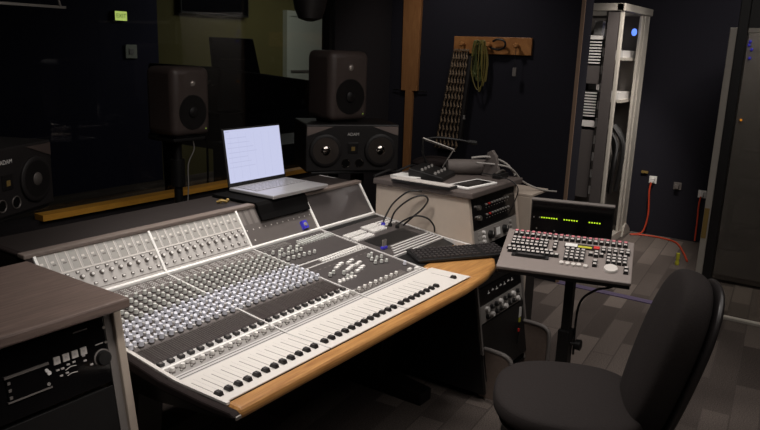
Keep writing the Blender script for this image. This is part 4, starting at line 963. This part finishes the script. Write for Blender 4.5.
def rack_gear(label, z0, z1, style, y0=RY0 + 0.150, x1=5.15):
    c = (4.9, 2.1, z0); t = thing('rack_unit', label, 'rack unit', c)
    MB().box(RX0 + 0.035, x1, y0, RY1 - 0.03, z0, z1).build('case', 'black', t, org=c)
    if style == 'vent':
        n = int((z1 - z0) / 0.024)
        for k in range(n): MB().box(RX0 + 0.030, RX0 + 0.035, y0 + 0.012, RY1 - 0.05, z0 + 0.010 + k * 0.024, z0 + 0.020 + k * 0.024).build('vent_slat', 'lgrey', t, org=c)
    elif style == 'silver': MB().box(RX0 + 0.028, RX0 + 0.035, y0 + 0.004, RY1 - 0.04, z0 + 0.004, z1 - 0.004).build('faceplate', 'lgrey', t, org=c)
    else: MB().box(RX0 + 0.028, RX0 + 0.035, y0 + 0.004, RY1 - 0.04, z0 + 0.004, z1 - 0.004).build('faceplate', 'dgrey', t, org=c)
    return t
rack_gear('slim pale unit at the top of the silver rack', 1.78, 1.82, 'silver')
rack_gear('vented unit with fine slats, upper of two in the silver rack', 1.58, 1.775, 'vent')
rack_gear('plain dark unit between the two vented units in the silver rack', 1.42, 1.575, 'dark')
rack_gear('vented unit with wider pale slats below the plain dark one in the rack', 1.14, 1.36, 'vent')
rack_gear('pale narrow unit beneath the lower vented unit in the silver rack', 1.06, 1.12, 'silver')
rack_gear('large plain dark unit filling the lower half of the silver rack', 0.45, 1.04, 'dark')
for z, lab in ((1.62, 'pale shelf with equipment high inside the open side of the rack'), (1.26, 'pale shelf halfway up inside the open side of the rack')):
    c = (5.3, 1.9, z); t = thing('rack_shelf', lab, 'shelf', c)
    MB().box(5.17, 5.58, RY0 + 0.055, 2.045, z, z + 0.025).build('tray', 'silverpaint', t, org=c)
    MB().box(5.17, 5.56, RY0 + 0.08, 2.040, z + 0.025, z + 0.085).build('device', 'lgrey', t, org=c)
MB_ = MB(); MB_.box(5.17, 5.55, 2.05, 2.12, 0.5, 1.95); 
tag(MB_.build('rack_backing_plate', 'lgrey', org=(5.3, 2.08, 0.5)), 'pale upright plate inside the open side of the silver rack', 'plate')
cb = MB()
for k in range(9):
    yy = 1.83 + random.uniform(-0.02, 0.05); xx = 5.28 + 0.03 * k
    xx -= 0.13; cb.tube([(xx, yy + 0.1, 1.05), (xx + random.uniform(-.04, .04), yy, 0.9), (xx + random.uniform(-.05, .05), yy - 0.01, 0.7), (xx + random.uniform(-.03, .03), yy + 0.02, 0.45)], 0.016, 6)
tag(cb.build('cable_loom', 'rubber', org=(5.4, 1.85, 0.5), sm=True), 'thick dark bunch of cables inside the open side of the silver rack', 'cable bundle')
bl_ = MB(); bl_.lathe([(0.03, 0), (0.03, 0.01), (0.015, 0.014)], (5.25, 1.80, 1.86), (-0.4, -1, 0), 16); tag(bl_.build('indicator_light', 'e_cyan', org=(5.25, 1.8, 1.86)), 'round blue indicator light high inside the silver rack', 'light')

# outlets, cables on the far wall
def outlet(label, y, z, m='paper'):
    t = thing('wall_outlet', label, 'wall outlet', (FX, y, z), group='outlets on the far wall')
    MB().box(-0.010, 0.0, -0.035, 0.035, -0.035, 0.035).build('plate', m, t, bevel=0.003)
    MB().box(-0.050, -0.010, -0.018, 0.018, -0.022, 0.018).build('plug', m, t, bevel=0.004)
    return t
outlet('white wall outlet with the orange cable, just beyond the silver rack', 1.610, 0.530)
outlet('grey wall outlet between two others with no cable on the far wall', 1.385, 0.500, 'mgrey')
outlet('white wall outlet beside the black door post on the far wall', 1.165, 0.455)
b = MB(); b.box(5.735, 5.760, 1.66, 1.72, 0.585, 0.605); tag(b.build('yellow_label', 'brass', org=(5.75, 1.68, 0.59)), 'small yellowish label above the orange cable outlet', 'label')
cable('power_cable', 'orange cable dropping from the wall outlet and running along the carpet', [(5.70, 1.61, 0.51), (5.69, 1.615, 0.42), (5.69, 1.60, 0.20), (5.67, 1.63, 0.03), (5.60, 1.72, 0.008), (5.66, 1.60, 0.008), (5.66, 1.45, 0.008), (5.58, 1.30, 0.008), (5.30, 1.18, 0.008), (5.0, 1.08, 0.008)], 0.008, 'orangecab')
cable('power_cable', 'orange cable hanging below the outlet beside the black door post', [(5.70, 1.165, 0.44), (5.69, 1.17, 0.36), (5.69, 1.165, 0.22), (5.68, 1.16, 0.03)], 0.007, 'orangecab')
yk = MB(); yk.lathe([(0.016, 0), (0.018, 0.02), (0.010, 0.05)], (4.86, 1.13, 0.0), n=12); yk.cyl((4.86, 1.13, 0.05), (4.86, 1.13, 0.10), 0.015, n=10)
tag(yk.build('yellow_plug', 'yellow', org=(4.86, 1.13, 0.0), sm=True), 'small yellow plug standing on the carpet by the black door post', 'plug')
# grey cabinet seen dimly through the glass door
gc = thing('metal_cabinet', 'tall grey metal cabinet with small lights seen through the glass door', 'cabinet', (4.85, 0.12, 0))
MB().box(-0.25, 0.30, -0.75, 0.74, 0.02, 1.98).build('body', 'mgrey', gc, bevel=0.006)
MB().box(-0.262, -0.25, -0.72, 0.72, 0.06, 1.94).build('cabinet_door', 'mgrey', gc, bevel=0.003)
for y, z in ((0.795, 1.790), (0.780, 1.735), (0.784, 1.675), (0.800, 1.765)): MB().ball((-0.264, y - 0.12, z), 0.010, 8).build('blue_light', 'e_blue', gc)
MB().ball((-0.264, 0.66, 1.236), 0.009, 8).build('amber_light', 'e_amber', gc)

# ================================================================== LIVE ROOM behind the window
ex = thing('exit_sign', 'small glowing green exit sign high on the blue live room wall', 'exit sign', (3.84, 6.985, 1.90))
MB().box(-0.080, 0.080, -0.03, 0.0, -0.055, 0.055).build('sign_box', 'black', ex, bevel=0.005)
MB().box(-0.074, 0.074, -0.034, -0.03, -0.049, 0.049).build('sign_face', 'e_exit', ex)
text('EXIT', 'sign_letters', 0.062, 'e_exitdark', ex, T(0, -0.036, 0.0) @ RX(R(90)))
sw = thing('wall_switch', 'square grey switch plate on the wall under the exit sign', 'switch', (3.97, 6.99, 1.52))
MB().box(-0.075, 0.075, -0.015, 0.0, -0.075, 0.075).build('plate', 'doorwhite', sw, bevel=0.004); MB().box(-0.03, 0.03, -0.022, -0.015, -0.03, 0.03).build('rocker', 'lgrey', sw)
tv = thing('wall_television', 'dark flat television high on the olive live room wall', 'television', (5.2, 6.98, 1.98))
MB().box(-0.56, 0.56, -0.06, 0.0, 0.0, 0.62).build('case', 'black', tv, bevel=0.006); MB().box(-0.54, 0.54, -0.064, -0.06, 0.025, 0.60).build('screen', 'gloss', tv)
pn = thing('grand_piano', 'black grand piano with raised music desk behind the studio window', 'piano', (3.98, 5.4, 0.0))
outl = [(-0.72, -0.55), (0.72, -0.55), (0.80, -0.3), (0.98, 0.05), (1.15, 0.25), (1.10, 0.55), (0.85, 0.78), (0.40, 0.80), (-0.72, 0.80)]
outl = [(-0.62, -0.50), (0.70, -0.50), (1.25, -0.42), (1.58, -0.20), (1.62, 0.10), (1.45, 0.36), (1.00, 0.48), (-0.62, 0.52)]
MB().prism(outl, 0.68, 1.02, 'z').build('case', 'black', pn, bevel=0.02, seg=3)
b = MB(); b.add([(x, y, 1.03) for x, y in outl] + [(x * 0.99, y, 1.44 - 0.13 * max(0, (x + 0.3)) ** 1.5) for x, y in outl], [tuple(range(8))[::-1], tuple(range(8, 16))] + [(i, (i + 1) % 8, 8 + (i + 1) % 8, 8 + i) for i in range(8)]); b.build('quilted_cover', 'blackwall', pn, bevel=0.04, seg=3)
b = MB(); b.prism([(-0.50, 1.22), (0.12, 1.22), (-0.02, 1.70), (-0.55, 1.70)], -0.34, -0.30, 'y'); o = b.build('music_desk', 'black', pn, bevel=0.004)
MB().box(-0.46, -0.12, -0.355, -0.342, 1.50, 1.508).build('desk_ledge', 'dgrey', o)
for x, y in ((-0.5, -0.38), (-0.5, 0.38), (0.95, -0.05)): MB().cyl((x, y, 0.0), (x, y, 0.68), 0.045, 0.06, 14).build('leg', 'black', pn, sm=True)
b = MB(); b.box(-0.66, -0.62, -0.46, 0.48, 0.70, 0.76); b.build('key_slip', 'dgrey', pn)
dk = thing('desk_microphone', 'thin chrome hooked microphone in front of the piano behind the window', 'microphone', (3.12, 4.80, 0.0))
MB().lathe([(0.12, 0), (0.12, 0.02), (0.015, 0.03)], n=20).build('base', 'black', dk, sm=True); MB().cyl((0, 0, 0.03), (0, 0, 1.25), 0.010, n=10).build('pole', 'black', dk)
MB().tube([(0, 0, 1.10), (0, 0, 1.27), (0.02, -0.0, 1.31), (0.06, 0, 1.315), (0.085, 0, 1.29)], 0.012, 8).build('hook', 'steel', dk, sm=True)
bx = thing('amplifier_case', 'dark equipment case standing behind the window below the piano', 'equipment case', (3.55, 4.35, 0.0))
MB().box(-0.55, 0.50, -0.25, 0.25, 0.0, 0.80).build('body', 'dgrey', bx, bevel=0.01); MB().box(-0.56, 0.51, -0.26, 0.26, 0.80, 0.825).build('lid', 'dgrey', bx, bevel=0.005)
for x in (-0.3, 0.2): MB().box(x, x + 0.10, -0.258, -0.25, 0.55, 0.60).build('latch', 'steel', bx)
# hanging lamp and overhead rail
hl = thing('pendant_lamp', 'dark rounded pendant lamp hanging in front of the pale door', 'lamp', (2.045, 2.71, 1.79))
MB().lathe([(0.02, 0.0), (0.065, 0.015), (0.085, 0.06), (0.105, 0.16), (0.06, 0.21), (0.015, 0.23)], n=24).build('lamp_shade', 'spkd', hl, sm=True)
MB().cyl((0, 0, 0.22), (0, 0, H - 1.79 - 0.002), 0.006, n=8).build('cord', 'rubber', hl)
rl = thing('ceiling_rail', 'thin pale rail with a slanted stay high before the dark window', 'rail', (0.75, Wy - 0.02, 1.79))
MB().box(-1.2, 0.15, -0.010, 0.0, 0.0, 0.012).build('rail', 'steel', rl)
MB().tube([(0.12, -0.012, 0.01), (0.08, -0.012, 0.16), (0.06, -0.012, 0.30)], 0.006, smooth=False).build('stay', 'steel', rl)

# ================================================================== LIGHTS
def spot(name, loc, tgt, power, size, angle, blend, col):
    l = bpy.data.lights.new(name, 'SPOT'); l.energy = power; l.shadow_soft_size = size; l.spot_size = R(angle); l.spot_blend = blend; l.color = col
    o = bpy.data.objects.new(name, l); COL.objects.link(o); o.location = loc
    o.rotation_euler = (Vector(tgt) - Vector(loc)).to_track_quat('-Z', 'Y').to_euler(); return o
def area(name, loc, tgt, power, sx, sy, col):
    l = bpy.data.lights.new(name, 'AREA'); l.energy = power; l.shape = 'RECTANGLE'; l.size = sx; l.size_y = sy; l.color = col
    o = bpy.data.objects.new(name, l); COL.objects.link(o); o.location = loc
    o.rotation_euler = (Vector(tgt) - Vector(loc)).to_track_quat('-Z', 'Y').to_euler(); return o
WARM = (1.0, 0.935, 0.885)
spot('console_downlight', (0.75, 2.08, 2.70), (0.98, 1.52, 0.8), 135, 0.20, 76, 0.8, WARM)
spot('console_downlight_second', (-0.35, 0.75, 2.70), (0.52, 1.60, 0.9), 85, 0.20, 62, 0.8, WARM)
spot('controller_downlight', (1.9, 0.8, 2.70), (2.0, 1.2, 0.8), 40, 0.12, 75, 0.8, WARM)
spot('rack_downlight', (4.25, 1.20, 2.70), (5.05, 1.95, 0.9), 150, 0.08, 50, 0.8, (1.0, 0.92, 0.84))
spot('floor_downlight', (4.5, 1.2, 2.70), (4.2, 1.3, 0.0), 55, 0.10, 70, 0.9, (1.0, 0.92, 0.84))
spot('wall_fill', (2.95, 2.55, 2.70), (3.75, 2.60, 1.3), 22, 0.10, 95, 0.8, WARM)  # added fill that brightens the coat rail and wooden board, no lamp there
area('room_fill', (0.8, 0.2, 2.72), (0.8, 0.2, 0), 30, 2.4, 2.4, WARM)  # unseen fill added to lift the dark parts of the room
spot('rack_side_fill', (5.15, 0.75, 2.70), (5.2, 2.0, 1.2), 45, 0.08, 42, 0.8, (1.0, 0.92, 0.84))  # extra fill added to brighten the open side of the rack
area('live_room_light', (5.8, 5.6, 2.70), (5.8, 6.0, 0), 11, 1.6, 0.8, (1.0, 0.97, 0.88))
area('glass_room_light', (4.12, 0.45, 2.60), (4.6, 0.45, 1.2), 22, 0.6, 0.4, WARM)

w = bpy.data.worlds.new('World'); S.world = w; w.use_nodes = True
w.node_tree.nodes['Background'].inputs[0].default_value = (0.02, 0.02, 0.025, 1)
w.node_tree.nodes['Background'].inputs[1].default_value = 1.0

# ================================================================== CAMERA
cd = bpy.data.cameras.new('camera'); cam = bpy.data.objects.new('camera', cd); COL.objects.link(cam)
cd.sensor_fit = 'HORIZONTAL'; cd.sensor_width = 36.0; cd.lens = 706.0 / 760.0 * 36.0; cd.clip_start = 0.02
pitch, roll, yaw = R(13.35), R(1.98), R(55.57)
fw = Vector((math.sin(yaw) * math.cos(pitch), math.cos(yaw) * math.cos(pitch), -math.sin(pitch)))
rt = Vector((math.cos(yaw), -math.sin(yaw), 0)); up = rt.cross(fw)
r2 = rt * math.cos(roll) + up * math.sin(roll); u2_ = -rt * math.sin(roll) + up * math.cos(roll)
m3 = Matrix((r2, u2_, -fw)).transposed()
cam.matrix_world = Matrix.Translation(CAM) @ m3.to_4x4()
S.camera = cam
S.view_settings.view_transform = 'Standard'; S.view_settings.look = 'None'
S.view_settings.exposure = 0.0; S.view_settings.gamma = 1.0; S.view_settings.use_curve_mapping = False
